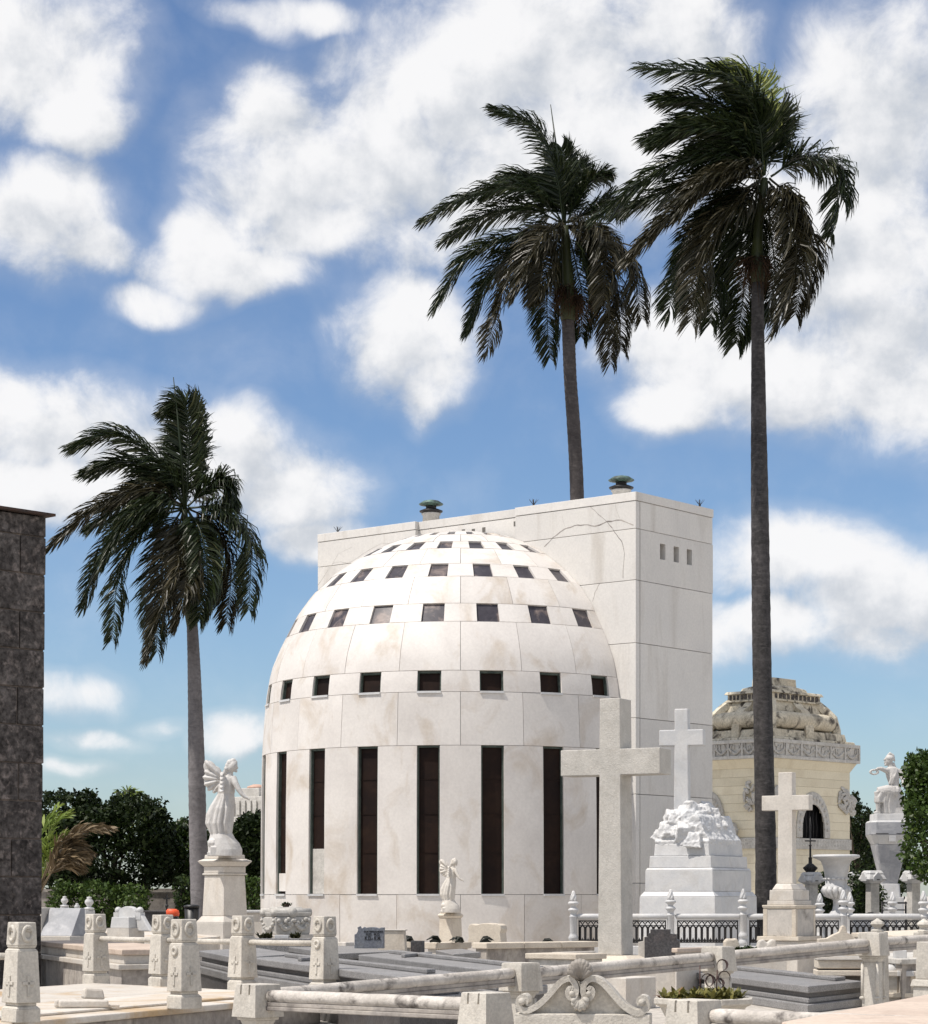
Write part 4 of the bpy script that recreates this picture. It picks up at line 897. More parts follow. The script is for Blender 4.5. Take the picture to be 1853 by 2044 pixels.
# ------------------------------------------------------------------ statues (one sculpted body each)
def angel(mb, S, o, arm2=False, wing=1.0):
    """figure in crop pixels: x right, y down, S metres per pixel, o = (x, y) pixel of the foot centre"""
    X = lambda x: (x - o[0]) * S; Zz = lambda y: (o[1] - y) * S
    secs = [(Zz(y), X(c), 0, r * S, r * S * dp, f) for (y, c, r, dp, f) in ((1370, 480, 160, .9, .05), (1330, 478, 172, .85, .06), (1200, 455, 205, .72, .07), (1050, 462, 208, .7, .07), (920, 500, 190, .7, .06), (820, 530, 158, .75, .05), (735, 552, 128, .8, .03), (700, 556, 136, .78, .02), (600, 568, 122, .8, .02), (520, 590, 112, .75, .01), (470, 602, 92, .7, 0), (445, 610, 55, .8, 0))]
    mb.loft(secs, 40, nf=9, ph=1.0)
    mb.tube([(X(605), 0, Zz(460)), (X(620), -.01, Zz(400)), (X(640), -.02, Zz(330))], [58 * S, 46 * S, 50 * S], 10)
    rot = Matrix.Rotation(R(28), 3, 'Y'); mb.ball((X(655), -.02, Zz(315)), (74 * S, 78 * S, 100 * S), 14, 10, rot)      # head, bowed to the right
    for (hx, hy, hr) in ((620, 260, 62), (590, 300, 55), (570, 350, 48), (545, 400, 42), (665, 232, 50), (610, 340, 50), (700, 250, 34)): mb.ball((X(hx), -.03 + .01 * (hx % 3), Zz(hy)), (hr * S, hr * S * 1.1, hr * S), 9, 6)   # hair
    mb.ball((X(735), -.02, Zz(335)), (14 * S, 16 * S, 20 * S), 6, 5); mb.ball((X(712), -.02, Zz(385)), (24 * S, 34 * S, 24 * S), 7, 5)    # nose, chin
    mb.tube([(X(665), -.07, Zz(485)), (X(710), -.14, Zz(580)), (X(765), -.18, Zz(680)), (X(815), -.2, Zz(750)), (X(865), -.21, Zz(795)), (X(905), -.2, Zz(805))], [56 * S, 50 * S, 42 * S, 34 * S, 26 * S, 24 * S], 10)
    for k in range(4): mb.tube([(X(895), -.2 + (k - 1.5) * .016, Zz(803)), (X(925), -.2 + (k - 1.5) * .02, Zz(820 + 4 * k)), (X(925), -.2 + (k - 1.5) * .02, Zz(858 - 6 * abs(k - 1)))], [11 * S, 10 * S, 7 * S], 6)
    mb.tube([(X(890), -.18, Zz(800)), (X(905), -.16, Zz(835))], [11 * S, 8 * S], 6)
    mb.tube([(X(560), .1, Zz(500)), (X(600), .2, Zz(620)), (X(660), .22, Zz(720))], [52 * S, 44 * S, 32 * S], 9)        # far arm, in front of the body
    rw = (470, 520)
    for i, (tx_, ty_, rr) in enumerate(((232, 228, 70), (300, 245, 60), (222, 385, 56), (198, 475, 58), (222, 590, 58), (272, 672, 54), (355, 712, 54), (430, 690, 44))):
        a_ = Vector((X(rw[0] - 10 * i % 3), .06, Zz(rw[1] - 60 + 18 * i))); b_ = Vector((X(tx_), .10 + .02 * (i % 2), Zz(ty_))); c_ = a_.lerp(b_, .55) + Vector((0, -.03, .0)); b_ = c_.lerp(b_, wing)
        mb.tube([a_, a_.lerp(c_, .5), c_, c_.lerp(b_, .6), b_], [rr * S * .9, rr * S * 1.25, rr * S * 1.25, rr * S * 1.25, rr * S * .85], 10, flat=.5)
    mb.ball((X(345), .10, Zz(480)), (140 * S, 30 * S, 190 * S), 16, 10, Matrix.Rotation(R(18), 3, 'Y'))        # the wing's body
    mb.ball((X(300), .09, Zz(330)), (95 * S, 34 * S, 125 * S), 14, 9, Matrix.Rotation(R(-35), 3, 'Y'))
    for i in range(5):        # near wing, seen edge-on
        mb.tube([(X(520), -.08, Zz(480 + 10 * i)), (X(505), -.16 - .03 * i, Zz(420 + 70 * i)), (X(500), -.22 - .03 * i, Zz(470 + 62 * i))], [36 * S, 40 * S, 20 * S], 8, flat=.6)
    for k in range(5):        # deep folds down the skirt
        u = -1 + k / 2 + .12 * (k % 2); mb.tube([(X(540 + 70 * u), -.75 * 128 * S * math.sqrt(max(.05, 1 - u * u * .7)), Zz(745)), (X(500 + 130 * u), -.72 * 195 * S * math.sqrt(max(.05, 1 - u * u * .7)), Zz(960)), (X(458 + 150 * u), -.74 * 200 * S * math.sqrt(max(.05, 1 - u * u * .7)), Zz(1200)), (X(478 + 135 * u), -.86 * 168 * S * math.sqrt(max(.05, 1 - u * u * .7)), Zz(1345))], [14 * S, 36 * S, 40 * S, 22 * S], 7)
    # rocky base
    mb.loft([(Zz(1700), X(535), 0, 262 * S, 235 * S, .02), (Zz(1600), X(540), 0, 258 * S, 230 * S, .03), (Zz(1500), X(520), 0, 238 * S, 205 * S, .04), (Zz(1430), X(500), 0, 195 * S, 185 * S, .04), (Zz(1350), X(485), 0, 168 * S, 150 * S, .02)], 30, nf=4, ph=.6)
    mb.ball((X(380), -.08, Zz(1500)), (110 * S, 130 * S, 90 * S), 8, 6); mb.box(X(330), X(560), -.30, -.1, Zz(1700), Zz(1560)); mb.box(X(280), X(520), -.26, .2, Zz(1700), Zz(1640))
    return mb
Zs = 52; Sm = .12893 * Zs / F
T = Tier(393.5, 446, 504, Zs, 43)
an = thing('large_angel', 'large white angel with spread wing and bowed head on a tall tapered pedestal', 'statue', (V(449.5, 1700, Zs).x, Zs, 0))
zf = zat(1709, Zs)
m = angel(MB(), Sm, (540, 1700)); o = m.build('body', 'statue', an, remesh=.013, smooth_it=1); o.location = (0, 0, zf)
def tr3(name, sb, yb, st, yt, material='cream', bevel=.012, z0=None):
    m = MB(); T.box(m, sb, yb, st, yt, z0=z0); o = m.build(name, material, an, bevel=bevel); o.location = (T.c.x - an.location.x, T.c.y - an.location.y, 0); o.rotation_euler = (0, 0, T.rz); return o
tr3('ground_block', 150, 1990, 150, 1874, z0=0); tr3('plinth', 118, 1873.7, 118, 1842); tr3('base_moulding', 116, 1841.7, 92, 1829); tr3('shaft', 90, 1828.7, 81, 1747); tr3('band', 90, 1746.7, 90, 1743)
tr3('frieze', 84, 1742.7, 84, 1730); tr3('cornice', 86, 1729.7, 111, 1719, bevel=.02); tr3('cornice_top', 111, 1718.7, 84, 1714); tr3('statue_plinth', 82, 1713.7, 80, 1706)
# child angel in front of the dome
Zs = 51; Sm = .2056 * Zs / F * .94
T = Tier(875, 903, 924, Zs, 40)
an = thing('small_angel', 'small beige angel statue on a square pedestal in front of the dome slits', 'statue', (V(900, 1700, Zs).x, Zs, 0))
k_ = (zat(1714, Zs) - zat(1822, Zs)) / (1495 * .00146)
mm = angel(MB(), .00146, (540, 1700), wing=.8); mm.xf(Matrix.Scale(k_, 4) @ Matrix.Rotation(R(-10), 4, 'Z'))
o = mm.build('body', 'cream', an, remesh=.011, smooth_it=2); o.location = (.0, 0, zat(1822, Zs))
def tr4(name, sb, yb, st, yt, material='beige', bevel=.008, z0=None):
    m = MB(); T.box(m, sb, yb, st, yt, z0=z0); o = m.build(name, material, an, bevel=bevel); o.location = (T.c.x - an.location.x, T.c.y - an.location.y, 0); o.rotation_euler = (0, 0, T.rz); return o
tr4('shaft', 50, 1990, 44, 1834, z0=0); tr4('cornice', 44, 1833.7, 53, 1828); tr4('cornice_top', 53, 1827.7, 46, 1824); tr4('statue_plinth', 42, 1823.7, 40, 1819)
# seated warrior on the flared marble pedestal
Zs = 70; Sw = .1587 * Zs / F; ox, oy = 590, 910
wr = thing('seated_warrior', 'white statue of a seated helmeted warrior holding a wreath, on a flared pedestal', 'statue', (V(1680 + ox * .1587, 1600, Zs).x, Zs, 0))
X = lambda x: (x - ox) * Sw
Y = lambda y: (oy - y) * Sw
m = MB()
m.loft([(Y(700), X(690), 0, 85 * Sw, 85 * Sw), (Y(620), X(680), 0, 80 * Sw, 78 * Sw), (Y(540), X(665), 0, 66 * Sw, 62 * Sw), (Y(450), X(645), 0, 80 * Sw, 66 * Sw), (Y(380), X(640), 0, 92 * Sw, 62 * Sw), (Y(335), X(635), 0, 78 * Sw, 50 * Sw), (Y(318), X(628), 0, 36 * Sw, 34 * Sw)], 20, folds=.02)
m.tube([(X(625), 0, Y(330)), (X(605), 0, Y(270))], [34 * Sw, 34 * Sw], 9)
m.ball((X(597), 0, Y(245)), (50 * Sw, 42 * Sw, 60 * Sw), 12, 9); m.ball((X(604), 0, Y(215)), (58 * Sw, 50 * Sw, 46 * Sw), 12, 8)
m.tube([(X(570), 0, Y(222)), (X(528), 0, Y(232))], [34 * Sw, 12 * Sw], 8, flat=.6)       # helmet peak
m.tube([(X(575), 0, Y(178)), (X(610), 0, Y(148)), (X(650), 0, Y(175)), (X(672), 0, Y(250))], [10 * Sw, 20 * Sw, 20 * Sw, 10 * Sw], 7)   # crest
m.ball((X(546), 0, Y(262)), (14 * Sw, 14 * Sw, 14 * Sw), 6, 5); m.ball((X(560), 0, Y(292)), (24 * Sw, 24 * Sw, 16 * Sw), 7, 5)
m.tube([(X(640), 0, Y(270)), (X(660), .02, Y(330)), (X(690), .05, Y(370))], [30 * Sw, 34 * Sw, 26 * Sw], 8)
m.tube([(X(590), -.05, Y(365)), (X(540), -.12, Y(365)), (X(485), -.18, Y(345)), (X(445), -.2, Y(345)), (X(420), -.2, Y(360))], [34 * Sw, 32 * Sw, 27 * Sw, 20 * Sw, 17 * Sw], 9)
for k in range(4): m.tube([(X(425), -.24 + k * .022, Y(352)), (X(398), -.24 + k * .024, Y(358 + 3 * k)), (X(388), -.24 + k * .024, Y(384))], [.014, .013, .01], 6)
m.tube([(X(720), .02, Y(355)), (X(752), -.02, Y(420)), (X(775), -.1, Y(500)), (X(760), -.2, Y(570))], [40 * Sw, 34 * Sw, 27 * Sw, 20 * Sw], 9)
m.tube([(X(690), -.12, Y(640)), (X(560), -.16, Y(620)), (X(440), -.18, Y(630))], [78 * Sw, 72 * Sw, 52 * Sw], 12)
m.tube([(X(690), .12, Y(650)), (X(600), .16, Y(640)), (X(560), .18, Y(650))], [74 * Sw, 66 * Sw, 50 * Sw], 12)
m.tube([(X(440), -.18, Y(630)), (X(448), -.18, Y(730)), (X(446), -.18, Y(880))], [46 * Sw, 38 * Sw, 24 * Sw], 10); m.tube([(X(460), -.18, Y(890)), (X(395), -.18, Y(902))], [24 * Sw, 16 * Sw], 8)
m.loft([(Y(905), X(570), .0, 88 * Sw, 110 * Sw, .09), (Y(780), X(565), .0, 100 * Sw, 120 * Sw, .10), (Y(650), X(575), .0, 112 * Sw, 130 * Sw, .05)], 28, nf=9)
m.loft([(Y(770), X(465), -.17, 62 * Sw, 60 * Sw, .08), (Y(700), X(470), -.16, 66 * Sw, 66 * Sw, .06), (Y(600), X(520), -.14, 80 * Sw, 70 * Sw, .03)], 20, nf=7)
for k in range(6): m.tube([(X(700 - 14 * k), -.08 - .01 * k, Y(345 + 8 * k)), (X(660 - 12 * k), -.17, Y(440 + 12 * k)), (X(630 - 10 * k), -.18, Y(540))], [.02, .026, .02], 6)
for k in range(7): m.tube([(X(650 - 25 * k), -.27, Y(560 + 5 * k)), (X(640 - 26 * k), -.3, Y(640)), (X(620 - 20 * k), -.24, Y(760 + 10 * (k % 3)))], [.018, .03, .02], 6)
m.box(X(625), X(785), -.22, .35, Y(912), Y(690))
o = m.build('body', 'statue', wr, remesh=.014, smooth_it=1); o.location = (0, 0, zat(1480 + 912 * .1587, Zs))
m = MB(); m.torus((X(398), -.2, Y(388)), 40 * Sw, 15 * Sw, sx=1.15, sz=.7, n=18)
for k in range(14): an_ = k * .449; m.ball((X(398) + 46 * Sw * math.cos(an_), -.2, Y(388) + 28 * Sw * math.sin(an_)), (.03, .035, .03), 6, 4)
o = m.build('wreath', 'statue', wr); o.location = (0, 0, zat(1480 + 912 * .1587, Zs))
def wy(y): return zat(1480 + y * .1587, Zs)
pcx = (595 - ox) * Sw
def oct_(mb, w0, w1, z0, z1, c=.3):
    def q(w, z): h = w / 2; k = h * (1 - c); return [(pcx + x, y, z) for x, y in ((-k, -h), (k, -h), (h, -k), (h, k), (k, h), (-k, h), (-h, k), (-h, -k))]
    return mb.add(q(w0, z0) + q(w1, z1), [tuple(range(7, -1, -1)), tuple(range(8, 16))] + [(i, (i + 1) % 8, 8 + (i + 1) % 8, 8 + i) for i in range(8)])
greym = mat('veined_grey_marble', (.36, .365, .385), (.27, .28, .30), (.52, .52, .53), s1=2.5, s3=2.2, amt3=.8, streak=.6, grain=50, gamt=.06, rough=.45, bump=.1)
for nme, w0, w1, y0, y1, mt, cc in (('statue_plinth', 420, 410, 1000, 915, 'white', .12), ('capital', 515, 515, 1180, 1025, greym, .22), ('capital_top', 515, 470, 1024.5, 1000.5, 'white', .22), ('capital_moulding', 400, 515, 1300, 1182, 'white', .25), ('flared_shaft', 190, 400, 1790, 1301, greym, .12), ('base', 260, 235, 1960, 1791, 'white', .12), ('foot', 330, 330, 2190, 1961, 'white', .1)):
    m = MB(); oct_(m, w0 * Sw, w1 * Sw, wy(y0), wy(y1), cc); m.build(nme, mt, wr, bevel=.015)
m = MB(); m.cbox(1.1, 1.1, 1.1, 1.1, 0, wy(2190.5), pcx); m.build('ground_block', 'white', wr)
m = MB(); m.box(pcx - .1, pcx + .1, -.66, -.60, wy(1265), wy(1195)); m.build('tablet', 'white', wr); 
m = MB(); m.box(pcx - .5, pcx - .12, -.632, -.6, wy(1170), wy(1162)); m.box(pcx + .12, pcx + .5, -.632, -.6, wy(1170), wy(1162)); m.build('strap', 'iron', wr)

# ------------------------------------------------------------------ white turned-post fence with iron grilles
PP_ = [(0.0, .0), (.10, .0), (.105, .06), (.085, .11), (.07, .135), (.10, .17), (.105, .20), (.09, .24), (.072, .28), (.074, .29), (.080, .62), (.086, .63), (.086, .65), (.066, .66), (.068, .72), (.11, .765), (.115, .785), (.08, .81), (.05, .835), (.07, .87), (.11, .90), (.118, .925), (.085, .955), (.05, .975), (.068, 1.0), (.078, 1.04), (.058, 1.10), (.02, 1.16), (.004, 1.18)]
Zf = 48
def fpost(px, ytop, Zf, lab, hgt=1.18):
    p = V(px, ytop, Zf); z0 = p.z - hgt
    t = thing('fence_post', lab, 'post', (p.x, Zf, z0), 0, 'turned white marble fence posts')
    m = MB(); m.lathe(PP_[:23], 20); m.build('turned_shaft', 'white', t)
    m = MB()
    for k in range(5):      # twisted flame
        m.tube([(.05 * math.cos(k * 1.257 + j * .35) * (1 - j * .13), .05 * math.sin(k * 1.257 + j * .35) * (1 - j * .13), .955 + j * .037) for j in range(7)], [.03, .036, .036, .032, .026, .018, .008], 6)
    m.build('flame_finial', 'white', t)
    return t
first = None
for px, yt, lab in ((1145, 1778, 'leftmost turned white post, at the end of the fence in front of the dome'), (1339, 1775, 'turned white post just right of the tallest cross'), (1484, 1774, 'turned white post left of the small stained-pedestal cross'),
                    (1684, 1776, 'turned white post in front of the white urn'), (1844, 1778, 'rightmost turned white post, by the right edge')):
    p = V(px, yt, Zf)
    if first is None: first = fpost(px, yt, Zf, lab)
    else: dup(first, (p.x, Zf, p.z - 1.18), R(random.uniform(0, 60)), lab)
for px, yt, lab in ((1637, 1783, 'turned white post farther back, between the small cross and the urn'), (1697, 1781, 'turned white post farther back, half hidden behind the nearer one by the urn'), (1782, 1780, 'turned white post farther back, in front of the iron chair')):
    p = V(px, yt, 53.0); dup(first, (p.x, 53.0, p.z - 1.18), R(random.uniform(0, 60)), lab)
zb = zat(1775, Zf) - 1.18; zr = zat(1830, Zf)
def fx(px, Z=Zf): return (px - CX) / F * Z
rails = [(1152, 1240, 'first white rail of the fence, left of the tall cross'), (1243, 1333, 'white rail just right of the tall cross shaft'), (1349, 1477, 'white rail under the rock monument'), (1493, 1560, 'short white rail running behind the palm-side pedestal'),
         (1600, 1678, 'white rail below the urn'), (1694, 1838, 'white rail right of the urn'), (1850, 1900, 'white rail running out of the picture at the right')]
for a_, b_, lab in rails:
    t = thing('fence_rail', lab, 'railing', ((fx(a_) + fx(b_)) / 2, Zf, 0), 0, 'white rails with black grilles'); w_ = (fx(b_) - fx(a_)) / 2
    m = MB(); m.tube([(-w_ - .0, 0, zr - .012), (-w_ + .03, 0, zr), (w_ - .03, 0, zr), (w_, 0, zr - .012)], [.042, .062, .062, .042], 12); m.build('rail', 'white', t)
    m = MB(); n = max(2, round(2 * w_ / .135)); z1 = zr - .075; z0 = zb + .06
    m.box(-w_ + .03, w_ - .03, -.012, .012, z1 - .02, z1); m.box(-w_ + .03, w_ - .03, -.01, .01, z0, z0 + .022); m.box(-w_ + .03, w_ - .03, -.008, .008, z1 - .115, z1 - .10)
    for s_ in (-1, 1): m.box(s_ * (w_ - .045) - .012, s_ * (w_ - .045) + .012, -.012, .012, zb, z1)
    for i in range(n):
        x0 = -w_ + .06 + i * (2 * w_ - .12) / n; x1 = -w_ + .06 + (i + 1) * (2 * w_ - .12) / n; xm = (x0 + x1) / 2
        m.box(x0 - .027, x0 + .027, -.012, .012, z0, z1 - .13)
        m.tube([(x0, 0, z1 - .19), (x0 + (xm - x0) * .45, 0, z1 - .135), (xm, 0, z1 - .105)], .017, 5); m.tube([(x1, 0, z1 - .19), (x1 - (x1 - xm) * .45, 0, z1 - .135), (xm, 0, z1 - .105)], .017, 5)
        m.tube([(x0, 0, z1 - .01), (xm, 0, z1 - .09), (x1, 0, z1 - .01)], .013, 4); m.torus((xm, 0, z1 - .052), .025, .007, n=8, m=4)
        m.tube([(xm, 0, z0 + .02), (xm, 0, z0 + .11)], [.03, .006], 5); m.torus((xm, 0, z0 + .05), .026, .008, n=8, m=4)
    m.build('grille', 'iron', t)
t = thing('fence_plinth', 'low white kerb carrying the turned-post fence', 'kerb', (fx(1520), Zf, 0)); m = MB(); m.box(fx(1118) - fx(1520), fx(1900) - fx(1520), -.16, .16, 0, zb - .002); m.build('kerb_stone', 'white', t, bevel=.015)
t = thing('fence_plinth', 'low white kerb of the farther fence row behind the urn', 'kerb', (fx(1720, 53.0), 53.0, 0)); m = MB(); m.box(-2.2, 2.6, -.16, .16, 0, zat(1780, 53.0) - 1.19); m.build('kerb_stone', 'white', t, bevel=.015)
# urn
Zu = 57; k_ = .204 * Zu / F; t = thing('marble_urn', 'large white marble urn on a slim stem behind the fence', 'urn', (fx(1669.5, Zu), Zu, 0))
uz = lambda y: zat(1680 + y * .204, Zu)
m = MB(); m.lathe([(118 * k_, uz(470)), (125 * k_, uz(440)), (105 * k_, uz(425)), (112 * k_, uz(330)), (128 * k_, uz(240)), (150 * k_, uz(190)), (205 * k_, uz(166)), (228 * k_, uz(158)), (232 * k_, uz(146)), (226 * k_, uz(132)), (200 * k_, uz(128)), (150 * k_, uz(150))], 36); m.build('bowl', 'white', t)
m = MB()
for k in range(14): a_ = k * 2 * math.pi / 14; m.tube([(112 * k_ * math.cos(a_), 112 * k_ * math.sin(a_), uz(445)), (128 * k_ * math.cos(a_), 128 * k_ * math.sin(a_), uz(475)), (100 * k_ * math.cos(a_), 100 * k_ * math.sin(a_), uz(520)), (50 * k_ * math.cos(a_), 50 * k_ * math.sin(a_), uz(552))], [.05, .075, .065, .03], 7)
m.lathe([(40 * k_, uz(560)), (100 * k_, uz(520)), (118 * k_, uz(470)), (100 * k_, uz(440))], 24)
m.build('lobed_bulge', 'white', t)
m = MB()
for k in range(16): a_ = k * 2 * math.pi / 16; m.ball((114 * k_ * math.cos(a_), 114 * k_ * math.sin(a_), uz(365)), (.045, .045, .03), 6, 4)
m.build('relief_band', 'white', t)
m = MB(); m.lathe([(75 * k_, uz(735)), (70 * k_, uz(705)), (38 * k_, uz(670)), (28 * k_, uz(620)), (32 * k_, uz(575)), (52 * k_, uz(556)), (45 * k_, uz(548))], 20); m.build('stem', 'white', t)
m = MB(); m.cbox(.62, .62, .55, .55, 0, uz(735.5)); m.build('pedestal', 'white', t, bevel=.02)
# gabled stone posts
def gpost(px, Z, w_, ytop, lab):
    s = Z / F; t = thing('gabled_post', lab, 'post', (fx(px, Z), Z, 0), R(22), 'stone posts with gabled caps'); zt = zat(ytop, Z); W = w_ * s
    m = MB(); m.cbox(W * .5, W * .5, W * .46, W * .46, 0, zt - W * .60); m.build('shaft', 'frieze', t, bevel=.015)
    m = MB(); m.cbox(W * .5, W * .5, W * .98, W * .98, zt - W * .60, zt - W * .42); m.cbox(W * .98, W * .98, W * .74, W * .74, zt - W * .419, zt - W * .15); m.cbox(W * .80, W * .80, W * .62, W * .62, zt - W * .149, zt); m.build('cap', 'white', t, bevel=.02)
    m = MB()
    for k in range(4):
        n0 = len(m.v); m.extr([(-W * .24, zt - W * .5), (W * .24, zt - W * .5), (W * .24, zt - W * .3), (0, zt - W * .06), (-W * .24, zt - W * .3)], -W * .5, -W * .3); m.xf(Matrix.Rotation(k * math.pi / 2, 4, 'Z'), n0)
    m.build('gablet', 'white', t, bevel=.01)
    m = MB(); m.lathe([(.01, zt - W * .44), (.045, zt - W * .44), (.045, zt - W * .40)], 8, 0, -W * .5); m.build('ring_boss', 'iron', t)
    return t
gpost(1620, 60, 42, 1741, 'gabled stone post carrying the black iron finial'); gpost(1742, 60, 43, 1738, 'gabled stone post between the urn and the iron chair'); gpost(1824, 59, 43, 1738, 'gabled stone post by the right edge, beyond the iron chair'); gpost(1703, 66, 26, 1741, 'farther gabled stone post peeping out beside the urn rim')
Zi = 60; t = thing('iron_finial', 'tall black wrought-iron finial with a bulb, on a gabled stone post', 'ironwork', (fx(1618, Zi), Zi, zat(1741.5, Zi)))
h = lambda y: zat(y, Zi) - zat(1741.5, Zi)
m = MB(); m.lathe([(.05, 0), (.12, h(1738)), (.15, h(1733)), (.13, h(1728)), (.05, h(1724)), (.045, h(1714)), (.06, h(1713)), (.03, h(1711)), (.025, h(1690)), (.045, h(1688)), (.02, h(1686)), (.02, h(1660)), (.03, h(1650)), (.004, h(1630))], 12); m.build('stem', 'iron', t)
m = MB(); m.box(-.14, .14, -.012, .012, h(1680), h(1677.5)); m.box(-.012, .012, -.14, .14, h(1680), h(1677.5)); m.build('crossbar', 'iron', t)
m = MB()
for k in range(8): a_ = k * .785; m.tube([(.08 * math.cos(a_), .08 * math.sin(a_), 0), (.18 * math.cos(a_), .18 * math.sin(a_), h(1733)), (.05 * math.cos(a_), .05 * math.sin(a_), h(1725))], .02, 5)
m.build('ribbed_bulb', 'iron', t)
# iron chair
Zc_ = 57.5; t = thing('iron_chair', 'black cast-iron garden chair among the white posts, below the warrior pedestal', 'chair', (fx(1785, Zc_), Zc_, .42), R(-8))
k_ = Zc_ / F
m = MB(); m.box(-.30, .32, -.02, .02, 1.02 - .03, 1.03); m.box(-.26, .30, -.02, .02, .82, .85); m.build('back_rail', 'iron', t)
m = MB(); 
for s_ in range(6): m.box(-.29, .29, -.42 + s_ * .08, -.36 + s_ * .08, .40, .425)
m.build('seat', 'iron', t)
for s_ in (-1, 1):
    m = MB(); m.tube([(s_ * .29, .12, -.02), (s_ * .29, .02, .25), (s_ * .29, -.02, .42), (s_ * .29, .02, .8), (s_ * .29, .1, 1.04)], .024, 6); m.tube([(s_ * .29, -.45, -.02), (s_ * .29, -.40, .2), (s_ * .29, -.42, .42), (s_ * .29, -.36, .62), (s_ * .29, -.1, .60), (s_ * .29, 0, .62)], .022, 6); m.torus((s_ * .29, -.2, .22), .09, .014, 'x', 12, 5); m.build('side_frame', 'iron', t)
m = MB(); m.cbox(2.4, 1.6, 2.4, 1.6, 0, .418); t2 = thing('stone_platform', 'low pale stone platform under the black iron chair', 'platform', (fx(1785, Zc_), Zc_, 0)); m.build('block', 'white', t2, bevel=.01)
# dark iron wheel-like ornament by the shrub
t = thing('iron_ornament', 'black scrolled iron ornament at the foot of the gabled post near the urn', 'ironwork', (fx(1738, 58), 58, .55)); m = MB(); m.torus((0, 0, .42), .2, .03, n=18, m=6); m.torus((0, 0, .42), .09, .025, n=12, m=5)
for k in range(6): a_ = k * 1.047; m.tube([(.09 * math.cos(a_), 0, .42 + .09 * math.sin(a_)), (.2 * math.cos(a_), 0, .42 + .2 * math.sin(a_))], .018, 5)
m.tube([(-.2, 0, .42), (-.3, 0, 0)], .03, 6); m.tube([(.2, 0, .42), (.3, 0, 0)], .03, 6); m.build('scrollwork', 'iron', t)
m = MB(); m.cbox(1.2, .8, 1.2, .8, 0, .548); m.build('base_block', 'white', t)
# ------------------------------------------------------------------ helpers for slabs given by the pixels of three corners on a level plane
def slab_frame(L_, F_, R_, z):
    l, f, r = onplane(*L_, z), onplane(*F_, z), onplane(*R_, z)
    u, v = l - f, r - f; return f, u, v
class Slab:      # local axes follow the left and right edges; origin at the front corner
    def __init__(s, name, label, cat, L_, F_, R_, z, group=None):
        f, u, v = slab_frame(L_, F_, R_, z); s.u = u.length; s.v = v.length; s.z = z; un, vn = u.normalized(), v.normalized()
        s.t = thing(name, label, cat, (f.x, f.y, 0), 0, group); s.un, s.vn = un, vn
    def p(s, a, b): q = s.un * a + s.vn * b; return (q.x, q.y)
    def part(s, name, material, a0, a1, b0, b1, z0, z1, bevel=.01, rough=0, parent=None):
        m = MB(); m.prism([s.p(a0, b0), s.p(a1, b0), s.p(a1, b1), s.p(a0, b1)], z0, z1); return m.build(name, material, parent or s.t, bevel=bevel, rough=rough)

# ------------------------------------------------------------------ wreath posts on the pale platform
ZP = .37
poly_px = [(190, 1963), (655, 1984), (548, 1996), (333, 2015), (70, 2038), (-90, 2053), (-130, 1994)]
pts = [onplane(a_, b_, ZP) for a_, b_ in poly_px]; c0 = sum(pts, Vector()) / len(pts)
# straighten: back corner, right corner, and the two left ones
A_, B_ = onplane(190, 1963, ZP), onplane(652, 1985, ZP); Dv = onplane(70, 2038, ZP) - B_; C_ = B_ + Dv * 1.35; D_2 = A_ + Dv * 1.35
pf = thing('tomb_platform', 'wide pale marble grave platform with tan stains, ringed by wreath posts at the left', 'grave', ((A_ + C_) / 2).to_tuple()[:2] + (0,))
o2 = Vector(pf.location)
def quad(a, b, c, d, z0, z1, name, material, bevel=.012, parent=pf): m = MB(); m.prism([(q.x - o2.x, q.y - o2.y) for q in (a, b, c, d)], z0, z1); return m.build(name, material, parent, bevel=bevel)
n_in = (D_2 - A_).normalized() * .07; n_in2 = (B_ - A_).normalized() * .07
quad(A_ + n_in + n_in2, B_ + n_in - n_in2, C_ - n_in - n_in2, D_2 - n_in + n_in2, 0, ZP - .075, 'wall', 'old')
quad(A_, B_, C_, D_2, ZP - .074, ZP, 'rim_slab', 'plate', .018)
ins = lambda s, t_: A_ + (B_ - A_) * s + (D_2 - A_) * t_
for (s0, s1, t0, t1) in ((.08, .345, .055, .95), (.349, .62, .055, .95), (.624, .915, .055, .95)):
    quad(ins(s0, t0), ins(s1, t0), ins(s1, t1), ins(s0, t1), ZP + .001, ZP + .03 + .006 * random.random(), 'cover_slab', 'plate', .012)
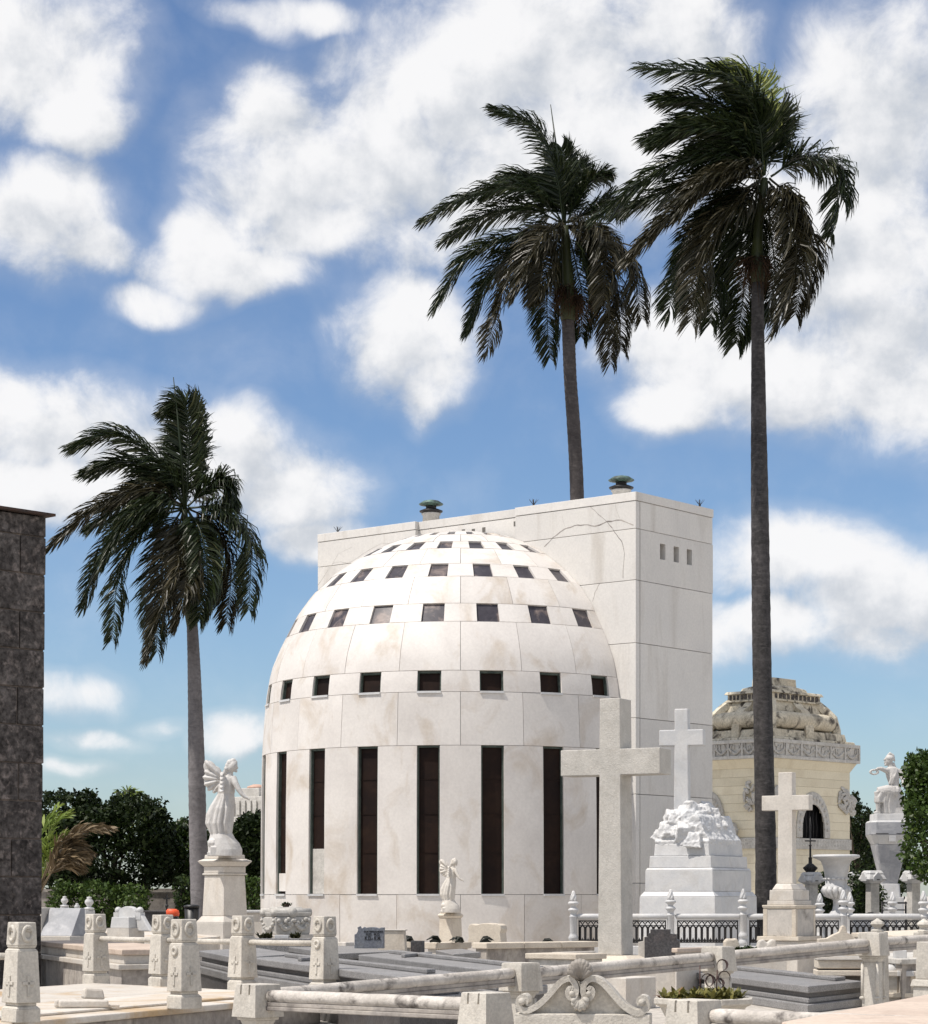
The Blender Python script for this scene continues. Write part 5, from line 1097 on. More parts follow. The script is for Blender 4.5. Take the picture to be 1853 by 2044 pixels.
def wreath_post(loc, lab, rz, hole_side=True, socket=True):
    t = thing('wreath_post', lab, 'post', loc, rz, 'carved wreath posts round the platform')
    m = MB(); m.cbox(.284, .284, .284, .284, 0, .135); m.cbox(.284, .284, .23, .23, .1351, .165); m.cbox(.225, .225, .225, .225, .1652, .195); m.build('plinth', 'post', t, bevel=.008)
    m = MB(); m.cbox(.283, .283, .238, .238, .195, .715); m.cbox(.238, .238, .20, .20, .7151, .738); m.build('shaft', 'post', t, bevel=.008)
    m = MB(); m.cbox(.195, .195, .225, .225, .7382, .765); m.cbox(.225, .225, .205, .205, .7652, 1.0); m.build('cap', 'post', t, bevel=.010)
    for k in range(4):
        M4 = Matrix.Rotation(k * math.pi / 2, 4, 'Z'); m = MB(); m.torus((0, -.112, .885), .058, .019, n=22, m=8, sx=.95, sz=1.18); m.tube([(0, -.115, .93), (0, -.13, .965)], [.012, .005], 5); m.tube([(-.035, -.113, .925), (.03, -.113, .915)], [.006, .016], 5); m.xf(M4); m.build('wreath', 'post', t)
        m = MB(); tl = .062
        for (x0, x1, z0, z1) in ((-.017, .017, .26, .47), (-.068, .068, .375, .41)):
            yb = lambda z: -(.283 - .045 * (z - .195) / .52) / 2
            m.hexa([(x0, yb(z0) - .012, z0), (x1, yb(z0) - .012, z0), (x1, yb(z0) + .01, z0), (x0, yb(z0) + .01, z0)], [(x0, yb(z1) - .012, z1), (x1, yb(z1) - .012, z1), (x1, yb(z1) + .01, z1), (x0, yb(z1) + .01, z1)])
        m.xf(M4); m.build('cross_relief', 'post', t, bevel=.004)
    if socket: m = MB(); m.torus((0, -.128, .645), .04, .02, n=18, m=8); m.ball((0, -.124, .645), (.026, .008, .026), 8, 5); m.build('rail_socket', 'post', t)
    return t
rz0 = R(-46)
wl = [((36, 2042), 'nearest wreath post, at the left edge of the picture'), ((365, 2015), 'wreath post mid platform front, broken rail socket below its cap'), ((482, 1982), 'wreath post just left of the grey granite slabs, right of the angel pedestal foot'),
      ((646, 1987), 'wreath post with a round socket before the granite slabs, left of the lettered stone'), ((322, 1974), 'wreath post half hidden behind the one with a broken socket'), ((189, 1967), 'wreath post at the far left back corner, before the white tomb')]
WP = {}
for i, ((a_, b_), lab) in enumerate(wl):
    q = onplane(a_, b_, ZP); q.y += .14
    t = wreath_post(q, lab, rz0 + random.uniform(-.03, .03), socket=i in (1, 3)); WP[i] = q; t.rotation_euler = (R(random.uniform(-.7, .7)), R(random.uniform(-.7, .7)), t.rotation_euler.z)
def thin_rail(a, b, lab, z=.755 + .0):
    d = b - a; t = thing('thin_rail', lab, 'railing', (a + b) / 2, 0, 'thin rails between the wreath posts'); n = d.normalized()
    m = MB(); h = .655; m.tube([-d / 2 + n * .10 + Vector((0, 0, h)), Vector((0, 0, h - .004)), d / 2 - n * .10 + Vector((0, 0, h))], .036, 12); m.build('rail', 'post', t)
thin_rail(WP[5], WP[4], 'thin stone rail from the far corner wreath post, before the white tomb'); thin_rail(WP[4], WP[2], 'thin stone rail passing behind the middle wreath post, below the angel pedestal'); thin_rail(WP[2], WP[3], 'thin stone rail before the carved sarcophagus')
thin_rail(WP[0] + Vector((-3.0, 1.6, 0)), WP[0], 'short thin rail entering at the left edge into the nearest wreath post')
t = thing('broken_rail', 'broken pieces of stone rail lying on the platform', 'rubble', (onplane(165, 2018, ZP).x, onplane(165, 2018, ZP).y, ZP + .035), R(12))
m = MB(); m.box(-.26, .28, -.05, .04, 0, .085); m.build('rail_piece', 'cream', t, bevel=.022); m = MB(); n0 = 0; m.box(-.13, .13, -.06, .06, 0, .12, .02, .02); m.xf(Matrix.Translation((.12, .15, .085)) @ Matrix.Rotation(R(18), 4, 'Z')); m.build('rail_piece', 'cream', t, bevel=.025, rough=.02); m = MB(); m.box(-.30, -.06, .0, .16, 0, .09); m.build('rail_piece', 'cream', t, bevel=.02, rough=.02); m = MB(); m.box(.22, .40, -.02, .06, 0, .03); m.build('rail_piece', 'cream', t, bevel=.008)

# ------------------------------------------------------------------ heavy rail-and-post enclosure
posts = [(515, 1966, 22.0, 46, 'front corner post of the heavy railing, with two slots in its face'), (970, 1983, 20.1, 45, 'slotted post left of the scrolled headstone'), (1386, 1998, 18.4, 44, 'slotted post right of the scrolled headstone, before the planter'),
         (1040, 1923, 25.5, 45, 'plain post of the rear heavy railing, above the scrolled headstone'), (1434, 1890, 29.0, 38, 'post of the rear heavy railing behind the planter'), (1743, 1863, 31.5, 33, 'tall rear railing post with slim corner colonettes, by the two-tier granite tomb')]
PB = []
for i, (px, py, Z, an_, lab) in enumerate(posts):
    zt = zat(py, Z); t = thing('rail_post', lab, 'post', V(px, HOR, Z + .22).to_tuple()[:2] + (0,), R(-an_), 'posts of the heavy stone railing'); PB.append((Vector((t.location.x, t.location.y, zt)), t))
    m = MB(); m.cbox(.36, .36, .305, .305, zt - .315, zt - .006); m.cbox(.305, .305, .285, .285, zt - .0058, zt); 
    cp = m.build('cap', 'post', t, rough=.004)
    if i < 3:
        m = MB()
        for x in (-.065, .065): m.box(x - .012, x + .012, -.185, -.14, zt - .10, zt - .004)
        cut = m.build('slot', 'joint', t); bo = cp.modifiers.new('cut', 'BOOLEAN'); bo.operation = 'DIFFERENCE'; bo.object = cut; bo.solver = 'EXACT'
        me = bpy.data.meshes.new_from_object(cp.evaluated_get(bpy.context.evaluated_depsgraph_get()))       # slots really cut into the face
        cp.modifiers.clear(); cp.data = me; bpy.data.objects.remove(cut); me.materials.clear(); me.materials.append(MT['post'])
    bv = cp.modifiers.new('bevel', 'BEVEL'); bv.width = .010; bv.segments = 2; bv.limit_method = 'ANGLE'; bv.angle_limit = R(38)
    m = MB(); m.cbox(.29, .29, .29, .29, zt - .345, zt - .3152); m.cbox(.21, .21, .25, .25, max(.18, zt - .40), zt - .3452)
    if zt > .5: m.cbox(.23, .23, .21, .21, .10, max(.18, zt - .40)); m.cbox(.36, .36, .23, .23, 0, .0998)
    m.build('shaft', 'post', t, bevel=.008)
    m = MB()
    for sx_ in (-1, 1):
        for sy_ in (-1, 1):
            m.lathe([(.022, .2), (.022, zt - .40)], 10, sx_ * .108, sy_ * .108); m.lathe([(.02, .205), (.038, .215), (.038, .235), (.02, .245)], 10, sx_ * .112, sy_ * .112)
    m.build('colonette', 'post', t)
def heavy_rail(a, b, lab, drop=.115, r0=.15, r1=.15, rad=.064):
    a = a - Vector((0, 0, drop)); b = b - Vector((0, 0, drop)); d = (b - a); n = d.normalized(); c = (a + b) / 2; a = a + n * r0 - c; b = b - n * r1 - c
    t = thing('stone_rail', lab, 'railing', c, 0, 'heavy round stone rails'); 
    P = []; RR = []; k = 40
    for i in range(k + 1):
        s = i / k; P.append(a.lerp(b, s) + Vector((0, 0, noise.noise(Vector((s * 9, c.x, 0))) * .004))); RR.append(rad * (1 + .03 * noise.noise(Vector((s * 14, c.y, 2))) ) * (.8 if i in (0, k) else 1))
    m = MB(); m.tube(P, RR, 16); m.build('round_rail', 'rail', t)
    m = MB(); s_ = n.cross(Vector((0, 0, 1))).normalized()
    for (w0, z0, z1) in ((.045, -.095, -.052), (.058, -.135, -.0952)):
        f = lambda p, z: [p - s_ * w0 + Vector((0, 0, z)), p + s_ * w0 + Vector((0, 0, z))]
        q0, q1 = f(a, z0), f(b, z0); u0, u1 = f(a, z1), f(b, z1); m.hexa([q0[0], q0[1], q1[1], q1[0]], [u0[0], u0[1], u1[1], u1[0]])
    m.build('under_moulding', 'old', t, bevel=.008)
heavy_rail(PB[0][0], PB[1][0], 'nearest heavy round rail, cracked and blackened underneath, from the corner post to the slotted post'); 
heavy_rail(PB[0][0], PB[3][0], 'heavy rail running back from the front corner post, above the granite slabs'); heavy_rail(PB[3][0], PB[4][0], 'blotched heavy rail passing behind the shell of the scrolled headstone', .13)
heavy_rail(PB[4][0], PB[5][0], 'black-spotted heavy rail between the planter post and the tall colonette post', .13); heavy_rail(PB[5][0], PB[5][0] + Vector((2.6, 3.1, .06)), 'heavy rail leaving the picture at the right', .13)
q = PB[2][0]; heavy_rail(q + Vector((0, 0, -.03)), q + Vector((2.8, -1.9, -.05)), 'pale heavy rail across the bottom right corner of the picture', .10)
# scrolled headstone
Zh = 19.3; k_ = .17505 * Zh / F; hx0 = 915
t = thing('scrolled_headstone', 'carved headstone with two long scrolls meeting at a shell, front centre right', 'headstone', V(1000 + hx0 * .17505, HOR, Zh).to_tuple()[:2] + (0,), R(-8))
hX = lambda x: (x - hx0) * k_
hZ = lambda y: zat(1850 + y * .17505, Zh)
def sw(pts, w0, w1, y0, y1, name='scroll', mt='post'):     # flat band swept along a drawn curve
    C = catmull([Vector((hX(a_), 0, hZ(b_))) for a_, b_ in pts], 44); m = MB(); n = len(C); L_, R_ = [], []
    for i, c in enumerate(C):
        d = (C[min(i + 1, n - 1)] - C[max(i - 1, 0)]).normalized(); nn = Vector((-d.z, 0, d.x)); w = (w0 + (w1 - w0) * i / (n - 1)) / 2; L_.append(c + nn * w); R_.append(c - nn * w)
    o_ = lambda p, y: (p.x, y, p.z); vs = []; fs = []
    for l, r in zip(L_, R_): vs += [o_(l, y0), o_(r, y0), o_(r, y1), o_(l, y1)]
    for i in range(n - 1):
        for j in range(4): fs.append((i * 4 + j, i * 4 + (j + 1) % 4, i * 4 + 4 + (j + 1) % 4, i * 4 + 4 + j))
    fs += [(3, 2, 1, 0), tuple(n * 4 - 4 + j for j in range(4))]; m.add(vs, fs); return m.build(name, mt, t, bevel=.006)
W0 = 108 * k_
# each scroll runs from a small coil by the shell, over the hump, down the slope and up into the outer coil
sw([(835, 720), (810, 690), (780, 740), (800, 800), (850, 800), (875, 740), (862, 650), (800, 588), (700, 625), (600, 735), (480, 860), (370, 935), (290, 955), (225, 915), (228, 830), (275, 800), (300, 835), (285, 862)], W0 * .55, W0 * .72, -.14, .12)
sw([(1010, 720), (1040, 690), (1065, 745), (1035, 805), (985, 800), (955, 740), (968, 650), (1040, 590), (1140, 610), (1240, 700), (1360, 840), (1470, 935), (1580, 975), (1665, 920), (1665, 830), (1620, 805), (1590, 840), (1605, 870)], W0 * .55, W0 * .72, -.14, .12)
for (x, y, r) in ((828, 755, 30), (1018, 755, 30), (258, 850, 42), (1622, 850, 42)):
    m2 = MB(); n0 = 0; m2.lathe([(r * k_, -.13), (r * k_, .14), (r * k_ * .9, .155)], 18); m2.xf(Matrix.Translation((hX(x), 0, hZ(y))) @ Matrix.Rotation(R(90), 4, 'X'), n0); m2.build('scroll_eye', 'post', t)
m = MB(); m.extr([(hX(a_), hZ(b_)) for a_, b_ in ((240, 985), (330, 950), (480, 850), (640, 690), (740, 615), (830, 600), (915, 640), (1000, 600), (1090, 610), (1200, 680), (1350, 840), (1480, 950), (1640, 985))], -.06, .10); m.build('back_panel', 'post', t, rough=.003)
m = MB(); m.box(hX(170), hX(1715), -.135, .14, 0, hZ(985)); m.build('body_slab', 'post', t, bevel=.01)
m = MB()
for k in range(9):      # shell fan above, palmette below
    an_ = R(-52 + k * 13); L_ = (200 + 40 * math.cos(an_ * 1.4)) * k_; b_ = Vector((hX(920), -.08, hZ(612))); e_ = b_ + Vector((math.sin(an_) * L_ * .78, -.05, math.cos(an_) * L_)); m.tube([b_, b_.lerp(e_, .5) + Vector((0, -.03, 0)), b_.lerp(e_, .85) + Vector((0, -.03, 0)), e_], [.014, .026, .034, .018], 8)
m.extr([(hX(920), hZ(620)), (hX(840), hZ(500)), (hX(850), hZ(430)), (hX(915), hZ(385)), (hX(990), hZ(430)), (hX(1005), hZ(500))], -.085, .02)
m.build('shell', mat('grey_shell', (.36, .33, .29), (.28, .255, .225), (.2, .18, .16), s1=4, bump=.3, rough=.8), t)
m = MB()
for k in range(7):
    an_ = R(180 - 54 + k * 18); L_ = (105 + 75 * math.cos(R(-54 + k * 18) * 1.3)) * k_; b_ = Vector((hX(920), -.08, hZ(775))); e_ = b_ + Vector((-math.sin(an_) * L_ * .9, -.035, math.cos(an_) * L_)); m.tube([b_, b_.lerp(e_, .5) + Vector((0, -.03, 0)), b_.lerp(e_, .82) + Vector((0, -.035, 0)), e_], [.014, .022, .03, .012], 8)
m.build('palmette', 'post', t)
# planter behind it
Zp_ = 21.6; pc = V(1405, HOR, Zp_ + .35); zr_ = zat(1996, Zp_ - .1); t = thing('stone_planter', 'octagonal stone planter full of low reddish-green plants', 'planter', (pc.x, pc.y, 0), R(14))
rp = .50; m = MB(); m.lathe([(rp * .66, 0), (rp * .66, zr_ - .20), (rp * .76, zr_ - .19), (rp * .88, zr_ - .08), (rp, zr_ - .055), (rp, zr_), (rp * .80, zr_), (rp * .80, zr_ - .06)], 8, smooth=False); m.build('basin', 'post', t, bevel=.008)
m = MB(); m.lathe([(rp * .79, zr_ - .07), (rp * .78, zr_ - .03)], 8, smooth=False); m.build('soil', 'soil', t)
m = MB(); m.lathe([(rp * 1.05, 0), (rp * 1.0, zr_ - .34), (rp * .75, zr_ - .22)], 8, smooth=False); m.build('base', 'post', t, bevel=.01)
random.seed(31)
def rosettes(mb, rad, z, n, sz):
    for k in range(n):
        a_ = random.uniform(0, 6.283); r_ = rad * math.sqrt(random.random()); b = Vector((r_ * math.cos(a_), r_ * math.sin(a_), z))
        for j in range(8):
            an_ = random.uniform(0, 6.283); el = random.uniform(.2, 1.3); d = Vector((math.cos(an_) * math.cos(el), math.sin(an_) * math.cos(el), math.sin(el))); L_ = sz * random.uniform(.6, 1.2); s_ = d.cross(Vector((0, 0, 1))).normalized() * L_ * .13
            p1 = b + d * L_ * .55; p2 = b + d * L_ - Vector((0, 0, L_ * .22)); mb.add([b - s_ * .5, b + s_ * .5, p1 + s_, p1 - s_, p2], [(0, 1, 2, 3), (3, 2, 4)])
pt = thing('planter_plants', 'low red-tinged green plants filling the octagonal planter', 'plant', (pc.x, pc.y, zr_ - .03))
m = MB(); rosettes(m, rp * .74, .0, 75, .17); m.build('foliage', leafmat('bromeliad', (.07, .075, .018), (.19, .17, .05), (.20, .075, .035)), pt)
st = thing('dried_flower', 'curled dark red dried leaves and a thin stem standing in the planter', 'plant', (V(1438, HOR, Zp_).x, Zp_ + .25, zr_ - .03)); k_ = Zp_ / F
m = MB(); m.tube([(-.16, 0, 0), (-.165, 0, .34)], .006, 5); m.tube([(-.01, 0, 0), (0, 0, .30)], .006, 5); m.build('stem', plain('dark_red_stem', (.05, .018, .012), .6), st)
m = MB()
for (cx_, cz, r_, s_) in ((-.09, .20, .055, 1), (-.06, .19, .05, -1), (.05, .345, .045, 1), (.07, .22, .06, -1), (.02, .17, .04, 1)):
    P = [(cx_ + s_ * r_ * math.cos(a_ * .5), .01 * a_, cz + r_ * 1.1 * math.sin(a_ * .5)) for a_ in range(-3, 8)]; m.tube(P, [.003, .009, .015, .019, .016, .011, .008, .006, .005, .004, .002], 6, flat=.4)
m.build('curled_leaf', plain('dark_red_leaf', (.028, .010, .008), .55), st)

# ------------------------------------------------------------------ grey granite slabs
def cross_ridge(S, a0, a1, b, w, arm_a, arm_b0, arm_b1, z):
    S.part('raised_cross', 'granite', a0, a1, b - w, b + w, z + .001, z + .055, .012); S.part('raised_cross', 'granite', arm_a - w, arm_a + w, arm_b0, b - w - .002, z + .001, z + .054, .012); S.part('raised_cross', 'granite', arm_a - w, arm_a + w, b + w + .002, arm_b1, z + .001, z + .054, .012)
def granite_tomb(label, L_, F_, R_, z, th=.10, ridge=True, top='granite'):
    S = Slab('granite_tomb', label, 'grave', L_, F_, R_, z, 'grey granite slab tombs')
    S.part('cover_slab', top, 0, S.u, 0, S.v, z - th, z, .014)
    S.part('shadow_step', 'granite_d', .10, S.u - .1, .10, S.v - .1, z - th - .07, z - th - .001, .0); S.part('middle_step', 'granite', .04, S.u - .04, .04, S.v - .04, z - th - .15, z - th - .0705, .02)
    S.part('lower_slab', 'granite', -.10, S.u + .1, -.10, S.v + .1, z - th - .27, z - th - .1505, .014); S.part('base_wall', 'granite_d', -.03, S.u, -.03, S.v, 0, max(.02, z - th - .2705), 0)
    if ridge: cross_ridge(S, .25, S.u - .4, S.v * .58, .11, S.u * .72, S.v * .25, S.v * .85, z)
    return S
granite_tomb('speckled grey granite tomb nearest the heavy rail, raised cross on its lid', (500, 1912), (799, 1950), (924, 1942), .70)
granite_tomb('long grey granite tomb ending behind the plain rear rail post, small block on its lid', (716, 1906), (991, 1938.5), (1085, 1928), .70)
granite_tomb('grey granite tomb at the left, showing between two wreath posts', (397, 1898), (474, 1912.5), (593, 1904), .70, ridge=False)
granite_tomb('flat grey granite tomb carrying the lettered blue-grey stone', (560, 1888), (672, 1904), (812, 1898), .66, ridge=False)
S = granite_tomb('grey granite tomb in two tiers at the right, below the black-spotted rail', (1300, 1931), (1614, 1969), (1722, 1958.5), .37, ridge=False)
S.part('raised_strip', 'granite', .5, S.u - .3, S.v * .70, S.v * .9, .371, .425, .012)
granite_tomb('small grey granite tomb by the cream kerb, nearest the dome', (870, 1897), (905, 1905), (960, 1901), .62, ridge=False)
t = thing('granite_block', 'small upright dark granite block on the kerb before the dome', 'headstone', V(834, HOR, 42).to_tuple()[:2] + (0,), R(-20)); m = MB(); m.cbox(.23, .14, .22, .14, 0, zat(1878, 42)); m.build('block', 'granite_d', t, bevel=.006)
# lettered blue-grey stone
Zb = 38.5; t = thing('lettered_headstone', 'blue-grey headstone with black lettering and a notched left shoulder', 'headstone', V(737, HOR, Zb).to_tuple()[:2] + (0,), R(-6)); k_ = Zb / F * 60 / 760
bx_ = lambda x: (x - 600) * .0766 * Zb / F
bz_ = lambda y: zat(1835 + y * .0766, Zb)
m = MB(); m.extr([(bx_(a_), bz_(b_)) for a_, b_ in ((225, 760), (225, 400), (275, 380), (310, 320), (320, 260), (295, 225), (370, 180), (395, 235), (440, 235), (480, 200), (520, 225), (600, 210), (700, 205), (800, 215), (880, 240), (920, 215), (1010, 215), (1000, 300), (995, 760))], -.05, .06); m.build('slab', 'bluestone', t, bevel=.006)
m = MB()
def text_part(txt, x, y, size, parent, material, depth=.004, nm='lettering', yy=-.053):
    c = bpy.data.curves.new(nm, 'FONT'); c.body = txt; c.size = size; c.extrude = depth; c.align_x = 'CENTER'; c.offset = size * .02
    o = bpy.data.objects.new(nm, c); COL.objects.link(o); dg = bpy.context.evaluated_depsgraph_get(); me = bpy.data.meshes.new_from_object(o.evaluated_get(dg)); bpy.data.objects.remove(o)
    me.materials.clear(); me.materials.append(MT[material]); o = bpy.data.objects.new(nm, me); COL.objects.link(o); o.parent = parent; o.location = (x, yy, y); o.rotation_euler = (R(90), 0, 0); return o
def fit_text(txt, x0, x1, y0, y1):     # lettering stretched to the space it takes on the stone
    o = text_part(txt, 0, 0, 1.0, t, 'ink', .02, 'lettering'); xs = [v.co.x for v in o.data.vertices]; ys = [v.co.y for v in o.data.vertices]
    sx_ = (bx_(x1) - bx_(x0)) / (max(xs) - min(xs)); sy_ = (bz_(y0) - bz_(y1)) / (max(ys) - min(ys)); o.scale = (sx_, sy_, .2); o.location = (bx_(x0) - min(xs) * sx_, -.052, bz_(y1) - min(ys) * sy_)
fit_text('FAM FERNANDEZ', 475, 985, 300, 345); fit_text('N.D.  M.D.', 530, 900, 362, 425); fit_text('K.D.- K.M.', 500, 925, 440, 548)
# cream stones and kerbs before the dome
t = thing('plain_headstone', 'plain tan headstone right beside the lettered blue-grey one', 'headstone', V(790, HOR, 41).to_tuple()[:2] + (0,), R(-8)); kk = 41 / F
m = MB(); m.extr([(-.30, 0), (.24, 0), (.165, zat(1858, 41)), (-.30, zat(1858, 41))], -.09, .12); m.build('slab', 'beige', t, bevel=.012); m = MB(); m.box(-.32, .19, -.11, .14, zat(1857.9, 41), zat(1855.5, 41)); m.build('cap', 'cream', t, bevel=.006)
t = thing('wavy_headstone', 'cream headstone with a wavy outline on the kerb, right of the small angel', 'headstone', V(969, HOR, 47.6).to_tuple()[:2] + (0,), R(-20)); kk = 47.6 / F
f = lambda x, y: ((860 + x * .0992 - 969) * kk, zat(1700 + y * .0992, 47.6))
m = MB(); m.extr([f(a_, b_) for a_, b_ in ((750, 1900), (750, 1830), (775, 1720), (770, 1640), (755, 1560), (780, 1480), (830, 1455), (930, 1475), (1040, 1450), (1160, 1440), (1290, 1455), (1380, 1450), (1450, 1485), (1470, 1560), (1445, 1640), (1460, 1760), (1480, 1900))], -.09, .30); m.build('slab', 'beige', t, bevel=.012)
def kerb(xl, xc, xr, yt, yb, Z, an_, lab, mt='cream', under=True):
    T = Tier(xl, xc, xr, Z, an_); t = thing('stone_kerb', lab, 'kerb', (T.c.x, T.c.y, 0), T.rz, 'cream stone kerbs before the dome'); z1, z0 = T.zc(yt), T.zc(yb)
    n = max(1, round(T.d / 1.1)) if T.d > T.w else 1
    for i in range(n):
        m = MB(); y0 = -T.d / 2 + i * T.d / n; m.box(-T.w / 2, T.w / 2, y0 + .004, y0 + T.d / n - .004, z0, z1); m.build('cap_stone', mt, t, bevel=.014, rough=.004)
    m = MB(); m.cbox(T.w - .14, T.d - .1, T.w - .14, T.d - .1, 0, z0 - .001); m.build('wall', 'old' if T.d > 2 else 'cream', t); return t
kerb(792, 820, 840, 1879.5, 1893, 44, 40, 'short cream kerb block right of the tan headstone', 'beige'); kerb(846, 874, 942, 1882, 1895, 46, 40, 'cream kerb in the middle, below the small angel', 'beige'); kerb(942, 971, 1195, 1882.5, 1894.5, 45.2, 56, 'longest cream kerb, running right to the tall cross', 'beige'); kerb(672, 690, 708, 1881, 1894, 44, 40, 'short cream kerb left of the lettered stone')
kerb(1100, 1108, 1190, 1901, 1906, 39, 40, 'low pale ledge at the left foot of the tall cross')
kerb(1340, 1352, 1440, 1893, 1902, 37, 40, 'pink-topped kerb between the dark stepped stone and the rail post', 'pink')
def bronze(px, py, Z, lab, sc=1.0, fl=1):
    t = thing('bronze_ornament', lab, 'ornament', (fx(px, Z), Z, zat(py, Z)), R(random.uniform(-40, 40)), 'dark bronze sprays lying on the kerbs'); m = MB(); t.scale = (sc * fl, sc, sc)
    for k in range(5): 
        d = random.uniform(-.4, .4); m.tube([(-.13, d * .1, 0), (-.04, d * .2, .05 + .015 * k), (.05, d * .3, .075 + .01 * k), (.14 + .01 * k, d * .4, .03)], [.012, .03, .032, .006], 6, flat=.5)
    m.tube([(-.12, 0, .0), (.02, 0, .03), (.1, 0, .0)], [.025, .04, .02], 7); m.build('leaves', 'bronze_d', t); return t
for px, py, Z, lab, sc_, fl in ((736, 1878, 43, 'dark bronze spray nearest left of the lettered stone', 1, 1), (815, 1879, 43.8, 'dark bronze spray just right of the tan headstone', .9, -1), (868, 1880, 45.9, 'dark bronze spray left of the small angel pedestal', 1, -1), (916, 1880.5, 46.3, 'dark bronze spray right of the small angel pedestal', .9, -1), (971, 1881, 46.6, 'dark bronze spray before the wavy headstone', 1, 1),
                                 (1092, 1885, 47.5, 'dark bronze spray by the first white fence post', 1, 1), (1155, 1887, 47.5, 'dark bronze spray at the foot of the first white fence post', .8, -1)): bronze(px, py, Z, lab, sc_, fl)
# sarcophagus
T = Tier(521, 551, 621, 46, 56); t = thing('carved_sarcophagus', 'weathered stone sarcophagus carved with swags, before the left foot of the dome', 'sarcophagus', (T.c.x, T.c.y, 0), T.rz); z0 = T.zc(1866); z1 = T.zc(1831)
m = MB(); T.box(m, 96, 1866, 103, 1831); m.build('chest', 'frieze', t, bevel=.02); m = MB(); T.box(m, 118, 1990, 112, 1866.3, z0=0); m.build('base', 'cream', t, bevel=.01)
m = MB(); T.box(m, 96, 1830.7, 104, 1822); m.build('lid', 'frieze', t, bevel=.02); e_ = T.ext(100)
m = MB(); zl = T.zc(1822); L_ = T.d / 2 + .03
for x in (-.22, .22): m.tube([(x, -L_, zl - .0), (x, L_, zl - .0)], .085, 12)
m.tube([(T.w / 2 + .02, -.02, zl), (-T.w / 2, .0, zl)], .10, 12); m.build('lid_roll', 'frieze', t)
m = MB(); m.cbox(T.w * .6, T.d * .8, T.w * .5, T.d * .75, zl, zl + .11); m.build('lid_top', 'frieze', t, bevel=.02)
m = MB(); hx = T.w / 2 + e_; hy = T.d / 2 + e_
for (q0, q1) in ((-hy + .06, -.02), (.02, hy - .06)):
    for j in range(9): s_ = j / 8; m.ball((hx + .01, q0 + (q1 - q0) * s_, z1 - .07 - .17 * (1 - (2 * s_ - 1) ** 2)), (.045, .05, .045), 7, 5)
    for j in range(5): m.ball((hx + .01, (q0 + q1) / 2 + random.uniform(-.15, .15), z1 - .08 + random.uniform(-.05, .05)), (.05, .045, .045), 6, 4)
for j in range(9): s_ = j / 8; m.ball((-hx + .06 + (2 * hx - .12) * s_, -hy - .01, z1 - .07 - .19 * (1 - (2 * s_ - 1) ** 2)), (.04, .045, .04), 7, 5)
m.build('swag_carving', 'frieze', t)
t2 = thing('potted_plant', 'tiny potted plant on top of the carved sarcophagus', 'plant', (T.c.x, T.c.y, zl + .11)); m = MB(); rosettes(m, .10, .02, 9, .12); m.build('leaves', 'leafm', t2); m = MB(); m.lathe([(.06, 0), (.08, .06)], 10); m.build('pot', 'rust', t2)
t = thing('flower_bed', 'dark and yellowed flower sprays lying before the carved sarcophagus', 'flowers', (fx(560, 43.5), 43.5, zat(1873, 43.5))); m = MB(); rosettes(m, .12, .0, 14, .16); m.xf(Matrix.Translation((-.28, 0, 0))); n0 = len(m.v); rosettes(m, .10, 0, 10, .16); m.xf(Matrix.Translation((.3, 0, 0)), n0); m.build('sprays', leafmat('wilted', (.02, .025, .012), (.08, .075, .03)), t)
m = MB(); m.cbox(1.15, .5, 1.15, .5, -zat(1873, 43.5), -.002); m.build('bed_block', 'granite', t, bevel=.01); m = MB(); m.box(-.1, .16, -.1, .1, 0, .06); m.build('white_tablet', 'white', t, bevel=.005)
t = thing('pale_tomb_ledge', 'bright white ledge of a tomb between the angel pedestal and the dome', 'grave', (fx(500, 55), 55, 0)); m = MB(); m.box(-.9, .35, -.4, .4, 0, zat(1822, 55)); m.build('wall', 'cream', t); m = MB(); m.box(-.95, .40, -.45, .45, zat(1821.8, 55), zat(1817, 55)); m.build('ledge', 'white', t, bevel=.01)

# ------------------------------------------------------------------ white tombs at the left
S = Slab('white_tomb', 'broad white-topped tomb with a dark side and lower ledge, left of the angel', 'grave', (70, 1878), (243, 1896), (398, 1893.5), .82)
S.part('cover_slab', 'pink', 0, S.u, 0, S.v, .82 - .085, .82, .014); S.part('upper_block', 'cream', .05, S.u, .05, S.v, .82 - .22, .82 - .0855, .01); S.part('ledge', 'cream', -.07, S.u, -.07, S.v, .52, .5995, .012); S.part('wall', 'old', .0, S.u, .0, S.v, 0, .5195, 0)
S = Slab('pale_tomb', 'pale low tomb farther back, level with the base of the angel pedestal', 'grave', (170, 1856), (352, 1877), (440, 1869), .80); S.part('cover_slab', 'plate', 0, S.u, 0, S.v, .72, .80, .012); S.part('wall', 'cream', .05, S.u, .05, S.v, 0, .7195, 0)
Zl = 43; t = thing('slanted_headstone', 'slanted grey-veined marble headstone beside the blackened pillar', 'headstone', V(128, HOR, Zl).to_tuple()[:2] + (0,), R(-24)); z0 = zat(1868, Zl); z1 = zat(1813, Zl)
m = MB(); m.add([(-.36, -.26, z0), (.33, -.26, z0), (.33, .22, z0), (-.36, .22, z0), (-.36, .06, z1), (.33, .06, z1), (.33, .2, z1), (-.36, .2, z1)], [(3, 2, 1, 0), (4, 5, 6, 7), (0, 1, 5, 4), (1, 2, 6, 5), (2, 3, 7, 6), (3, 0, 4, 7)]); m.build('slab', greym, t, bevel=.01)
m = MB(); m.box(-.5, -.37, -.2, .26, z0, z1 + .01); m.build('side_stone', 'cream', t, bevel=.015, rough=.006); m = MB(); m.box(-.55, .4, -.4, .35, 0, z0 - .001); m.build('base', 'cream', t, bevel=.01)
